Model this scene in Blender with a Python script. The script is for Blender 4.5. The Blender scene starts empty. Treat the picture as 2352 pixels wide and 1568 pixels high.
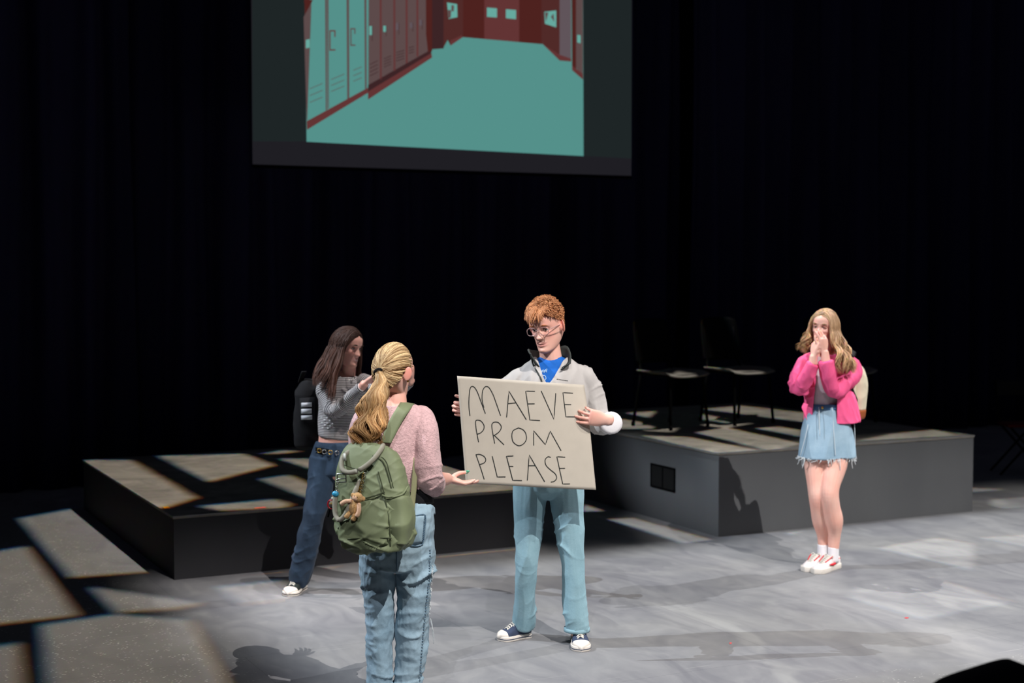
import bpy, bmesh, math, random
import numpy as np
from mathutils import Vector, Matrix, noise

rng = np.random.default_rng(7)
random.seed(7)
SC = bpy.context.scene
COL = SC.collection
PI = math.pi
cos, sin, rad = math.cos, math.sin, math.radians

# ------------------------------------------------------------------ camera
FP = 3390.0                      # focal length in pixels of the 2352 px frame
TH = math.atan(184 / FP)         # pitch down
CH = 1.98                        # height above the stage floor
YAW = rad(26.75)
cd = bpy.data.cameras.new('camera')
cam = bpy.data.objects.new('camera', cd)
COL.objects.link(cam)
cam.location = (0, 0, CH)
cam.rotation_euler = (PI / 2 - TH, 0, -YAW)
cd.sensor_width = 36
cd.lens = 36 * FP / 2352
cd.clip_end = 200
cd.dof.use_dof = True
cd.dof.focus_distance = 6.75
cd.dof.aperture_fstop = 2.2
SC.camera = cam

# ------------------------------------------------------------------ world, exposure
w = bpy.data.worlds.new('world')
SC.world = w
w.use_nodes = True
w.node_tree.nodes['Background'].inputs[0].default_value = (0.6, 0.65, 1.0, 1)
w.node_tree.nodes['Background'].inputs[1].default_value = 0.03
SC.view_settings.view_transform = 'Standard'
SC.view_settings.look = 'None'
SC.view_settings.gamma = 1
SC.view_settings.use_curve_mapping = False
SC.view_settings.exposure = 0.0

# ------------------------------------------------------------------ lights
def spot(name, loc, target, power, color, size, blend=0.6, radius=0.08):
    l = bpy.data.lights.new(name, 'SPOT')
    l.energy = power; l.color = color
    l.spot_size = rad(size); l.spot_blend = blend
    l.shadow_soft_size = radius
    o = bpy.data.objects.new(name, l)
    COL.objects.link(o)
    o.location = loc
    o.rotation_euler = (Vector(target) - Vector(loc)).to_track_quat('-Z', 'Y').to_euler()
    return o

# the framed spotlights (lamp + shutter plate) are built further down by shuttered() from this table:
# label part, location, floor outline of the beam, power, colour, source radius
BEAMS = [
    ('aimed at the poster holder from the front', (3.5, -0.4, 9.0), [(2.0, 4.6), (5.7, 4.6), (5.7, 8.5), (4.75, 8.7), (4.6, 9.2), (2.0, 9.2)], 5000, (1.0, 0.95, 0.91), 0.006),
    ('aimed at the open floor on the right from the front', (5.7, -0.4, 9.0), [(5.3, 4.6), (10.0, 4.6), (10.0, 9.5), (6.0, 9.5), (5.6, 8.5)], 5000, (1.0, 0.97, 0.95), 0.008),
    ('hung at the far right side', (11.8, 8.1, 7.4), [(2.2, 4.9), (10.0, 4.9), (10.0, 8.65), (2.0, 8.55)], 2300, (0.95, 0.97, 1.0), 0.008),
    ('hung at the far left side', (-2.6, 9.4, 7.6), [(2.2, 4.8), (8.6, 4.8), (8.6, 8.75), (6.8, 8.85), (6.72, 10.3), (6.1, 9.7), (5.95, 8.6), (2.4, 8.5)], 3700, (0.84, 0.91, 1.0), 0.008),
    ('added as fill above the front left', (-1.5, -1.0, 8.5), [(1.9, 4.6), (6.0, 4.6), (8.6, 8.6), (5.9, 8.6), (4.7, 8.6), (2.0, 8.8)], 1600, (0.95, 0.95, 1.0), 0.009),  # unseen fill lamp, added to soften the shadows on the people
    ('added as fill above the front right', (8.7, -1.0, 8.5), [(3.0, 4.6), (8.8, 4.6), (8.4, 8.65), (5.9, 8.7), (4.7, 8.6), (2.2, 8.8)], 2000, (1.0, 0.95, 0.92), 0.009),  # matching fill from the other side, likewise added and unseen
    ('added above to brighten the person in stripes', (4.3, 5.8, 9.0), [(2.3, 7.5), (3.7, 7.5), (3.7, 8.9), (2.3, 8.9)], 2200, (1.0, 0.92, 0.90), 0.012),  # extra lamp put in only to brighten the figure in stripes
]
GOBO_POWER = (1850, 1950)

# ------------------------------------------------------------------ pixel -> place helpers
CA, SA = cos(YAW), sin(YAW)
def RFtoW(r, f, z):
    return Vector((r * CA + f * SA, -r * SA + f * CA, z))
def ray(px, py):
    u, v = (px - 1176) / FP, (784 - py) / FP
    return u, cos(TH) + v * sin(TH), -sin(TH) + v * cos(TH)      # right, forward, up
def at_z(px, py, z=0.0):
    r, f, u = ray(px, py); t = (z - CH) / u
    return RFtoW(r * t, f * t, z)
def at_f(px, py, F):
    r, f, u = ray(px, py); t = F / f
    return r * t, F, CH + u * t
def at_y(px, py, Y):
    r, f, u = ray(px, py)
    d = RFtoW(r, f, u); t = Y / d.y
    return Vector((d.x * t, Y, CH + u * t))

# ------------------------------------------------------------------ scene helpers
def link(o, parent=None):
    COL.objects.link(o)
    if parent is not None:
        o.parent = parent
    return o
def empty(name, loc=(0, 0, 0), rz=0.0):
    o = bpy.data.objects.new(name, None); link(o)
    o.location = loc; o.rotation_euler = (0, 0, rz)
    o.empty_display_size = 0.1
    return o
def tag(o, label=None, cat=None, group=None, kind=None):
    if label: o['label'] = label
    if cat: o['category'] = cat
    if group: o['group'] = group
    if kind: o['kind'] = kind
    return o

class MB:
    """collects shapes, links them as one mesh object"""
    def __init__(s): s.V = []; s.F = []; s.n = 0; s.mi = []
    def add(s, V, F, mi=0):
        V = np.asarray(V, float).reshape(-1, 3)
        s.V.append(V); s.F += [tuple(i + s.n for i in f) for f in F]; s.mi += [mi] * len(F); s.n += len(V)
        return s
    def arr(s): return np.vstack(s.V)
    def box(s, c, d, rz=0, mi=0, R=None):
        x, y, z = [q / 2 for q in d]
        P = np.array([(i, j, k) for i in (-x, x) for j in (-y, y) for k in (-z, z)], float)
        if R is not None: P = P @ np.array(R).T
        elif rz: P = P @ np.array(((cos(rz), -sin(rz), 0), (sin(rz), cos(rz), 0), (0, 0, 1))).T
        return s.add(P + np.array(c), [(0, 1, 3, 2), (4, 6, 7, 5), (0, 4, 5, 1), (2, 3, 7, 6), (0, 2, 6, 4), (1, 5, 7, 3)], mi)
    def loft(s, secs, mi=0, **k):
        V, F = loft(secs, **k); return s.add(V, F, mi)
    def tube(s, pts, r, mi=0, **k):
        r = np.broadcast_to(np.asarray(r, float), (len(pts),))
        secs = [(*p, q, q) for p, q in zip(pts, r)]
        return s.loft(secs, mi, **k)
    def ball(s, c, r, mi=0, seg=20, R=None, e=1.0):
        r = np.broadcast_to(np.asarray(r, float), (3,))
        n, m = seg, seg // 2 + 2
        V = []; F = []
        for i in range(m + 1):
            t = PI * i / m
            for j in range(n):
                a = 2 * PI * j / n
                V.append((sin(t) * cos(a), sin(t) * sin(a), cos(t)))
        V = np.array(V)
        V = np.sign(V) * np.abs(V) ** e * r
        if R is not None: V = V @ np.array(R).T
        for i in range(m):
            for j in range(n):
                F.append((i * n + j, i * n + (j + 1) % n, (i + 1) * n + (j + 1) % n, (i + 1) * n + j)[::-1])
        return s.add(V + np.array(c), F, mi)
    def build(s, name, mats, parent=None, smooth=True, bevel=0, solid=0, loc=None, rz=None):
        me = bpy.data.meshes.new(name)
        me.from_pydata([tuple(v) for v in s.arr()], [], s.F)
        if not isinstance(mats, (list, tuple)): mats = [mats]
        for m in mats: me.materials.append(m)
        if len(mats) > 1: me.polygons.foreach_set('material_index', s.mi)
        bm = bmesh.new(); bm.from_mesh(me)
        bmesh.ops.recalc_face_normals(bm, faces=bm.faces)
        bm.to_mesh(me); bm.free()
        me.polygons.foreach_set('use_smooth', [smooth] * len(me.polygons))
        o = bpy.data.objects.new(name, me); link(o, parent)
        if solid:
            md = o.modifiers.new('s', 'SOLIDIFY'); md.thickness = solid
        if bevel:
            md = o.modifiers.new('b', 'BEVEL'); md.width = bevel; md.segments = 2; md.limit_method = 'ANGLE'
        if loc is not None: o.location = loc
        if rz is not None: o.rotation_euler = (0, 0, rz)
        return o

def catmull(P, m):
    P = np.asarray(P, float)
    if len(P) < 3 or m <= 1:
        out = []
        for i in range(len(P) - 1):
            for j in range(m): out.append(P[i] + (P[i + 1] - P[i]) * j / m)
        out.append(P[-1]); return np.array(out)
    Q = np.vstack([2 * P[0] - P[1], P, 2 * P[-1] - P[-2]])
    out = []
    for i in range(1, len(Q) - 2):
        p0, p1, p2, p3 = Q[i - 1], Q[i], Q[i + 1], Q[i + 2]
        for j in range(m):
            t = j / m
            out.append(0.5 * (2 * p1 + (p2 - p0) * t + (2 * p0 - 5 * p1 + 4 * p2 - p3) * t * t + (3 * p1 - p0 - 3 * p2 + p3) * t ** 3))
    out.append(P[-1])
    return np.array(out)

def loft(secs, seg=20, m=4, side=(1, 0, 0), cap=True, dome=0.5, e=2.0):
    """tube through sections (x,y,z,half width,half depth); side = direction of the half width"""
    S = catmull(secs, m)
    c = S[:, :3]; ab = np.maximum(S[:, 3:5], 1e-4)
    T = np.gradient(c, axis=0); T /= np.linalg.norm(T, axis=1)[:, None] + 1e-12
    rings = []
    prev = np.array(side, float)
    th = np.arange(seg) * 2 * PI / seg
    ct, st = np.cos(th), np.sin(th)
    if e != 2.0:
        ct = np.sign(ct) * np.abs(ct) ** (2 / e); st = np.sign(st) * np.abs(st) ** (2 / e)
    fixed = np.array(side, float)
    def ring(ci, t, a, b):
        nonlocal prev
        s_ = fixed - t * fixed.dot(t)
        if np.linalg.norm(s_) < 0.35: s_ = prev - t * prev.dot(t)
        if np.linalg.norm(s_) < 1e-3: s_ = np.cross(t, (0.3, 0.5, 0.8))
        s_ /= np.linalg.norm(s_); prev = s_
        d = np.cross(t, s_)
        return ci + np.outer(ct * a, s_) + np.outer(st * b, d)
    if cap:
        k0 = min(ab[0]) * dome
        for f, q in ((0.35, 1.0), (0.75, 0.62)): rings.append(ring(c[0] - T[0] * k0 * q, T[0], ab[0, 0] * f, ab[0, 1] * f))
    for i in range(len(c)): rings.append(ring(c[i], T[i], ab[i, 0], ab[i, 1]))
    if cap:
        k1 = min(ab[-1]) * dome
        for f, q in ((0.75, 0.62), (0.35, 1.0)): rings.append(ring(c[-1] + T[-1] * k1 * q, T[-1], ab[-1, 0] * f, ab[-1, 1] * f))
    V = np.vstack(rings); n = len(rings); F = []
    for i in range(n - 1):
        for j in range(seg):
            a = i * seg + j; b = i * seg + (j + 1) % seg
            F.append((a, b, b + seg, a + seg))
    if cap:
        F.append(tuple(range(seg))[::-1]); F.append(tuple((n - 1) * seg + j for j in range(seg)))
    return V, F

def raw_object(V, F):
    me = bpy.data.meshes.new('tmp'); me.from_pydata([tuple(v) for v in V], [], F)
    bm = bmesh.new(); bm.from_mesh(me); bmesh.ops.recalc_face_normals(bm, faces=bm.faces); bm.to_mesh(me); bm.free()
    o = bpy.data.objects.new('tmp', me); COL.objects.link(o); return o

def union(mb, voxel=0.005, smooth=2):
    """voxel union of everything in mb -> (verts, faces, normals)"""
    o = raw_object(mb.arr(), mb.F)
    r = o.modifiers.new('r', 'REMESH'); r.mode = 'VOXEL'; r.voxel_size = voxel
    if smooth:
        q = o.modifiers.new('s', 'SMOOTH'); q.factor = 0.5; q.iterations = smooth
    dg = bpy.context.evaluated_depsgraph_get(); dg.update()
    me = bpy.data.meshes.new_from_object(o.evaluated_get(dg))
    n = len(me.vertices)
    V = np.empty(n * 3); me.vertices.foreach_get('co', V); V = V.reshape(-1, 3)
    N = np.empty(n * 3); me.vertices.foreach_get('normal', N); N = N.reshape(-1, 3)
    F = [tuple(p.vertices) for p in me.polygons]
    old = o.data
    bpy.data.objects.remove(o); bpy.data.meshes.remove(me); bpy.data.meshes.remove(old)
    return V, F, N

def relax_border(V, F, it=14):
    from collections import Counter, defaultdict
    cnt = Counter()
    for f in F:
        for a, b in zip(f, f[1:] + f[:1]): cnt[(min(a, b), max(a, b))] += 1
    nb_ = defaultdict(list)
    for (a, b), c in cnt.items():
        if c == 1: nb_[a].append(b); nb_[b].append(a)
    ids = [i for i in nb_ if len(nb_[i]) == 2]
    if not ids: return V
    V = V.copy(); I = np.array(ids); A = np.array([nb_[i][0] for i in ids]); B = np.array([nb_[i][1] for i in ids])
    for _ in range(it): V[I] = V[I] * .4 + (V[A] + V[B]) * .3
    return V

def mesh_obj(name, V, F, mat, parent=None, keep=None, solid=0, attr=None, color=None, smooth=True):
    """keep: function(centres)->bool mask of the faces that stay"""
    if keep is not None:
        C = np.array([V[list(f)].mean(0) for f in F])
        k = keep(C); F = [f for f, q in zip(F, k) if q]
        used = np.zeros(len(V), bool)
        for f in F: used[list(f)] = True
        idx = np.cumsum(used) - 1
        V = V[used]; F = [tuple(int(idx[i]) for i in f) for f in F]
        if attr is not None: attr = attr[used]
        if color is not None: color = color[used]
    if keep is not None: V = relax_border(V, F)
    me = bpy.data.meshes.new(name); me.from_pydata([tuple(v) for v in V], [], F)
    me.materials.append(mat)
    me.polygons.foreach_set('use_smooth', [smooth] * len(me.polygons))
    if attr is not None:
        a = me.attributes.new('along', 'FLOAT', 'POINT'); a.data.foreach_set('value', np.asarray(attr, np.float32))
    if color is not None:
        a = me.color_attributes.new('Col', 'FLOAT_COLOR', 'POINT')
        c4 = np.ones((len(V), 4), np.float32); c4[:, :3] = color
        a.data.foreach_set('color', c4.ravel())
    o = bpy.data.objects.new(name, me); link(o, parent)
    if solid:
        md = o.modifiers.new('s', 'SOLIDIFY'); md.thickness = solid; md.offset = -1
    return o

def nz(V, f, seed=0.0, ridged=False):
    f = np.broadcast_to(np.asarray(f, float), (3,))
    Q = V * f + seed
    out = np.array([noise.noise(Vector(q)) for q in Q])
    if ridged: out = 1 - 2 * np.abs(out) * 1.6
    return out

def seg_param(V, chains):
    """distance along the nearest limb chain; chains = list of (points, offset)"""
    best = np.full(len(V), 1e9); par = np.zeros(len(V)); ax = np.zeros((len(V), 3))
    for pts, off in chains:
        s = off
        for a, b in zip(pts[:-1], pts[1:]):
            a = np.array(a, float); b = np.array(b, float); d = b - a; L = np.linalg.norm(d)
            t = np.clip((V - a) @ d / L ** 2, 0, 1)
            D = np.linalg.norm(V - a - t[:, None] * d, axis=1)
            k = D < best
            best[k] = D[k]; par[k] = (s + ((V - a) @ d / L))[k]; ax[k] = d / L
            s += L
    return par, best, ax

# ------------------------------------------------------------------ materials
def srgb(r, g, b):
    f = lambda c: (c / 255 / 12.92) if c / 255 <= 0.04045 else ((c / 255 + 0.055) / 1.055) ** 2.4
    return (f(r), f(g), f(b), 1)
class NT:
    def __init__(s, name):
        s.m = bpy.data.materials.new(name); s.m.use_nodes = True; s.t = s.m.node_tree; s.N = s.t.nodes
        s.b = s.N['Principled BSDF']; s.x = s.N.new('ShaderNodeTexCoord')
    def n(s, kind, **k):
        q = s.N.new('ShaderNode' + kind)
        for a, v in k.items():
            if a in q.inputs: s.put(q.inputs[a], v)
            else: setattr(q, a, v)
        return q
    def put(s, sock, v):
        if hasattr(v, 'is_output'): s.t.links.new(v, sock)
        elif hasattr(v, 'outputs'): s.t.links.new(v.outputs[0], sock)
        else: sock.default_value = v
    def noise(s, scale, detail=4, rough=0.5, vec=None, dist=0):
        q = s.n('TexNoise', Scale=scale, Detail=detail, Roughness=rough, Distortion=dist)
        s.put(q.inputs['Vector'], vec if vec is not None else s.x.outputs['Object'])
        return q.outputs[0]
    def map(s, scale, loc=(0, 0, 0), rot=(0, 0, 0), src='Object'):
        q = s.n('Mapping'); q.inputs['Scale'].default_value = scale; q.inputs['Location'].default_value = loc
        q.inputs['Rotation'].default_value = rot
        s.put(q.inputs['Vector'], s.x.outputs[src] if isinstance(src, str) else src); return q.outputs[0]
    def ramp(s, fac, stops, interp='LINEAR'):
        q = s.n('ValToRGB'); cr = q.color_ramp; cr.interpolation = interp
        while len(cr.elements) < len(stops): cr.elements.new(0.5)
        for e, (p, c) in zip(cr.elements, stops):
            e.position = p; e.color = c if len(c) == 4 else (*c, 1)
        s.put(q.inputs[0], fac); return q.outputs[0]
    def mix(s, f, a, b, mode='MIX'):
        q = s.n('MixRGB', blend_type=mode)
        s.put(q.inputs[0], f); s.put(q.inputs[1], a); s.put(q.inputs[2], b); return q.outputs[0]
    def math(s, op, a, b=0.5, c=0.0):
        q = s.n('Math', operation=op)
        s.put(q.inputs[0], a); s.put(q.inputs[1], b); s.put(q.inputs[2], c); return q.outputs[0]
    def bump(s, h, strength=0.3, dist=0.01):
        q = s.n('Bump'); q.inputs['Strength'].default_value = strength; q.inputs['Distance'].default_value = dist
        s.put(q.inputs['Height'], h); s.t.links.new(q.outputs[0], s.b.inputs['Normal']); return s
    def set(s, **k):
        for a, v in k.items():
            s.put(s.b.inputs[a.replace('_', ' ')], v)
        return s

def plain(name, col, rough=0.6, bump=0, bs=200, spec=0.3, metal=0, var=0.0, sheen=0):
    t = NT(name)
    base = col
    if var:
        nn = t.noise(18, 4)
        d = tuple(c * (1 - var) for c in col[:3]) + (1,); l = tuple(min(1, c * (1 + var)) for c in col[:3]) + (1,)
        base = t.ramp(nn, [(0.3, d), (0.7, l)])
    t.set(Base_Color=base, Roughness=rough, Specular_IOR_Level=spec, Metallic=metal)
    if sheen: t.set(Sheen_Weight=sheen)
    if bump: t.bump(t.noise(bs, 3), bump, 0.004)
    return t.m

def emis(name, col, k=1.0):
    t = NT(name); t.set(Base_Color=(0, 0, 0, 1), Emission_Color=col, Emission_Strength=k, Roughness=0.9, Specular_IOR_Level=0.0)
    return t.m

def skin_mat(name):
    t = NT(name)
    a = t.n('Attribute', attribute_name='Col')
    nn = t.noise(14, 4)
    c = t.mix(0.12, a.outputs['Color'], t.ramp(nn, [(0.35, srgb(214, 132, 116)), (0.65, srgb(246, 208, 186))]))
    t.set(Base_Color=c, Roughness=0.48, Specular_IOR_Level=0.4, Subsurface_Weight=0.12, Subsurface_Scale=0.01)
    t.b.inputs['Subsurface Radius'].default_value = (1.0, 0.35, 0.2)
    t.bump(t.noise(260, 2), 0.08, 0.002)
    return t.m

def denim_mat(name, light, dark, fade=0.5, patch=5):
    t = NT(name)
    n1 = t.noise(patch, 5, 0.6, dist=0.4)
    c = t.ramp(n1, [(0.3, dark), (0.62, light)])
    hi_ = tuple(min(.85, q * 1.7 + .03) for q in light[:3]) + (1,)
    tw = t.n('TexWave', Scale=260, Distortion=1.2); t.put(tw.inputs['Vector'], t.map((1, 1, 0.6), rot=(0, 0.6, 0.3)))
    c = t.mix(0.10, c, t.ramp(tw.outputs[0], [(0, dark), (1, hi_)]))
    fine = t.noise(420, 3, 0.7)
    c = t.mix(0.18, c, t.ramp(fine, [(0.3, dark), (0.7, hi_)]))
    t.set(Base_Color=c, Roughness=0.85, Specular_IOR_Level=0.15, Sheen_Weight=0.05)
    t.bump(t.noise(90, 4, 0.6), 0.25, 0.004)
    return t.m

def hair_mat(name):
    t = NT(name)
    a = t.n('Attribute', attribute_name='Col')
    t.set(Base_Color=a.outputs['Color'], Roughness=0.52, Specular_IOR_Level=0.2)
    return t.m

def fluffy(name, col, amt=0.5, scale=60, var=0.15):
    t = NT(name)
    nn = t.noise(scale, 5, 0.65, dist=0.5)
    d = tuple(c * (1 - var * 1.6) for c in col[:3]) + (1,); l = tuple(min(1, c * (1 + var)) for c in col[:3]) + (1,)
    t.set(Base_Color=t.ramp(nn, [(0.32, d), (0.62, l)]), Roughness=0.95, Sheen_Weight=0.25, Specular_IOR_Level=0.1)
    t.bump(nn, amt, 0.012)
    return t.m

def stripe_mat(name):
    t = NT(name)
    a = t.n('Attribute', attribute_name='along')
    f = t.math('FRACT', t.math('MULTIPLY', a.outputs['Fac'], 82.0))
    s_ = t.ramp(f, [(0.0, srgb(60, 60, 62)), (0.42, srgb(60, 60, 62)), (0.5, srgb(196, 192, 192)), (0.95, srgb(196, 192, 192))])
    t.set(Base_Color=s_, Roughness=0.85, Specular_IOR_Level=0.1)
    t.bump(t.noise(200, 3), 0.15, 0.003)
    return t.m

def floor_mat():
    t = NT('stage_paint')
    n1 = t.noise(0.7, 6, 0.6, dist=0.6)
    c = t.ramp(n1, [(0.30, srgb(108, 107, 112)), (0.5, srgb(120, 120, 122)), (0.68, srgb(132, 131, 129))])
    n2 = t.noise(4.0, 6, 0.65, dist=1.2, vec=t.map((1, 0.45, 1), rot=(0, 0, 0.5)))
    c = t.mix(0.35, c, t.ramp(n2, [(0.35, srgb(96, 97, 102)), (0.65, srgb(142, 142, 141))]))
    # pale worn streaks of paint
    n3 = t.noise(1.6, 4, 0.5, dist=2.0, vec=t.map((1, 0.35, 1), rot=(0, 0, -0.4)))
    c = t.mix(t.ramp(n3, [(0.60, (0, 0, 0)), (0.70, (0.35, 0.35, 0.35))]), c, srgb(158, 158, 154))
    # scuffed specks, thick at the outer front of the stage
    vo = t.n('TexVoronoi', Scale=34.0, Randomness=1.0); t.put(vo.inputs['Vector'], t.map((1, 2.0, 1), rot=(0, 0, 0.35)))
    speck = t.ramp(vo.outputs['Distance'], [(0.15, (1, 1, 1)), (0.24, (0, 0, 0))])
    sel = t.ramp(t.noise(9.0, 3, 0.6), [(0.46, (0, 0, 0)), (0.54, (1, 1, 1))])
    sx = t.n('SeparateXYZ'); t.put(sx.inputs[0], t.x.outputs['Object'])
    # worn band: left of a line on the left front, and along the very front on the right
    wob = t.math('MULTIPLY', t.noise(2.5, 4), 0.5)
    a1 = t.ramp(t.math('ADD', t.math('SUBTRACT', 2.05, sx.outputs[0]), wob), [(0.12, (0, 0, 0)), (0.50, (1, 1, 1))])
    fr = t.math('ADD', t.math('SUBTRACT', 5.25, sx.outputs[1]), wob)
    a2 = t.ramp(fr, [(0.0, (0, 0, 0)), (0.35, (1, 1, 1))])
    area = t.mix(1.0, a1, a2, 'LIGHTEN')
    msk = t.mix(1.0, t.mix(1.0, speck, sel, 'MULTIPLY'), area, 'MULTIPLY')
    c = t.mix(t.mix(1.0, area, (0.55, 0.55, 0.55, 1), 'MULTIPLY'), c, srgb(106, 104, 97))
    c = t.mix(msk, c, srgb(196, 196, 188))
    # long scratches and dust
    sc_ = t.n('TexNoise', Scale=6.0, Detail=2.0); t.put(sc_.inputs['Vector'], t.map((0.35, 16, 1), rot=(0, 0, 0.6)))
    c = t.mix(t.ramp(sc_.outputs[0], [(0.70, (0, 0, 0)), (0.74, (0.28, 0.28, 0.28))]), c, srgb(178, 178, 172))
    # board seams of the 4 ft panels
    br = t.n('TexBrick', offset=0.5); t.put(br.inputs['Vector'], t.map((1, 1, 1), loc=(0.35, 0.2, 0)))
    br.inputs['Scale'].default_value = 1.0; br.inputs['Mortar Size'].default_value = 0.0016
    br.inputs['Brick Width'].default_value = 2.44; br.inputs['Row Height'].default_value = 1.22; br.inputs['Mortar Smooth'].default_value = 0.3
    br.inputs['Color1'].default_value = (1, 1, 1, 1); br.inputs['Color2'].default_value = (0.96, 0.96, 0.96, 1); br.inputs['Mortar'].default_value = (0.6, 0.6, 0.61, 1)
    c = t.mix(0.8, c, br.outputs[0], 'MULTIPLY')
    t.set(Base_Color=c, Roughness=t.ramp(n2, [(0.3, (0.5, 0.5, 0.5)), (0.7, (0.68, 0.68, 0.68))]), Specular_IOR_Level=0.25)
    t.bump(n2, 0.06, 0.01)
    return t.m

def deck_mat():
    t = NT('platform_deck')
    n1 = t.noise(3.0, 6, 0.65, dist=0.8)
    c = t.ramp(n1, [(0.3, srgb(94, 90, 84)), (0.68, srgb(140, 134, 124))])
    br = t.n('TexBrick', offset=0.5); t.put(br.inputs['Vector'], t.map((1, 1, 1)))
    br.inputs['Scale'].default_value = 1.0; br.inputs['Mortar Size'].default_value = 0.003
    br.inputs['Brick Width'].default_value = 0.42; br.inputs['Row Height'].default_value = 0.16
    br.inputs['Color1'].default_value = (1, 1, 1, 1); br.inputs['Color2'].default_value = (0.86, 0.86, 0.86, 1); br.inputs['Mortar'].default_value = (0.8, 0.8, 0.8, 1)
    c = t.mix(0.7, c, br.outputs[0], 'MULTIPLY')
    vo = t.noise(60, 3)
    c = t.mix(t.ramp(vo, [(0.70, (0, 0, 0)), (0.76, (0.4, 0.4, 0.4))]), c, srgb(190, 186, 178))
    t.set(Base_Color=c, Roughness=0.75, Specular_IOR_Level=0.2)
    return t.m

def face_mat(name, a, b):
    t = NT(name)
    n1 = t.noise(1.2, 4, 0.6, vec=t.map((1, 1, 0.3)))
    t.set(Base_Color=t.ramp(n1, [(0.3, a), (0.7, b)]), Roughness=0.7, Specular_IOR_Level=0.15)
    t.bump(t.noise(12, 4, vec=t.map((1, 1, 0.2))), 0.05, 0.01)
    return t.m

M = {}
M['floor'] = floor_mat(); M['deck'] = deck_mat()
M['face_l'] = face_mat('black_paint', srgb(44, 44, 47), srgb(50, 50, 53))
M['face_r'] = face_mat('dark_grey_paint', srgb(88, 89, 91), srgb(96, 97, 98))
M['edge'] = plain('worn_edge', srgb(120, 120, 120), 0.7)
M['black'] = plain('black_plastic', srgb(6, 6, 7), 0.7, spec=.06)
M['blackcloth'] = plain('black_cloth', srgb(20, 20, 23), 0.9, bump=0.2)
M['void'] = plain('dark_opening', srgb(5, 5, 5), 0.9)
M['skin'] = skin_mat('skin'); M['hair'] = hair_mat('hair')
M['white_eye'] = plain('eye_white', srgb(225, 220, 215), 0.2, spec=0.6)
M['iris'] = plain('iris', srgb(52, 40, 34), 0.1, spec=0.7)
M['teeth'] = plain('teeth', srgb(230, 225, 214), 0.3)

def curtain_mat():
    t = NT('black_velour')
    n1 = t.noise(0.8, 3, vec=t.map((3, 1, 0.2)))
    t.set(Base_Color=t.ramp(n1, [(0.3, (0.014, 0.014, 0.036, 1)), (0.7, (0.030, 0.030, 0.075, 1))]), Roughness=1.0, Specular_IOR_Level=0.0)
    return t.m
M['curtain'] = curtain_mat()

# ------------------------------------------------------------------ the stage
mb = MB()
mb.box((4.5, 8.0, -0.06), (26, 14.0, 0.12))
tag(mb.build('floor', M['floor'], smooth=False), 'grey painted scuffed stage floor', kind='structure')
mb = MB(); mb.box((4.5, -4.0, -1.06), (26, 12.0, 0.12))
tag(mb.build('floor', M['void'], smooth=False), 'dark auditorium floor in front of the stage', kind='structure')
mb = MB(); mb.box((4.5, 15.05, 4.0), (26, 0.1, 10.2))
tag(mb.build('wall_back', M['void'], smooth=False), 'black back wall behind the curtains', kind='structure')

def curtain(name, x0, x1, y, z0, z1, seed, label, group):
    n = int((x1 - x0) / 0.03)
    V = []; F = []
    xs = np.linspace(x0, x1, n)
    zs = np.linspace(z1, z0, 14)
    for k, z in enumerate(zs):
        for i, x in enumerate(xs):
            f = 0.07 * sin(x * 17 + seed + 1.5 * sin(x * 2.3 + seed)) + 0.04 * sin(x * 31 + seed * 2 + 0.15 * k)
            V.append((x + 0.02 * sin(x * 9 + z), y + f * (0.55 + 0.45 * k / 13), z))
    for k in range(13):
        for i in range(n - 1):
            a = k * n + i; F.append((a, a + 1, a + 1 + n, a + n))
    m_ = MB().add(V, F)
    o = m_.build(name, M['curtain'], solid=0.006)
    tag(o, label, 'curtain', group)
curtain('stage_curtain', -1.6, 2.9, 13.2, 0.0, 8.0, 0.3, 'black velour drape at the far left, left of the projection screen', 'black drapes at the back of the stage')
curtain('stage_curtain', 2.8, 8.9, 13.6, 0.0, 8.0, 1.9, 'wide black velour drape hanging behind the projection screen and both platforms', 'black drapes at the back of the stage')
curtain('stage_curtain', 8.8, 15.0, 13.2, 0.0, 8.0, 3.1, 'black velour drape at the far right, beyond the right platform', 'black drapes at the back of the stage')

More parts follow.
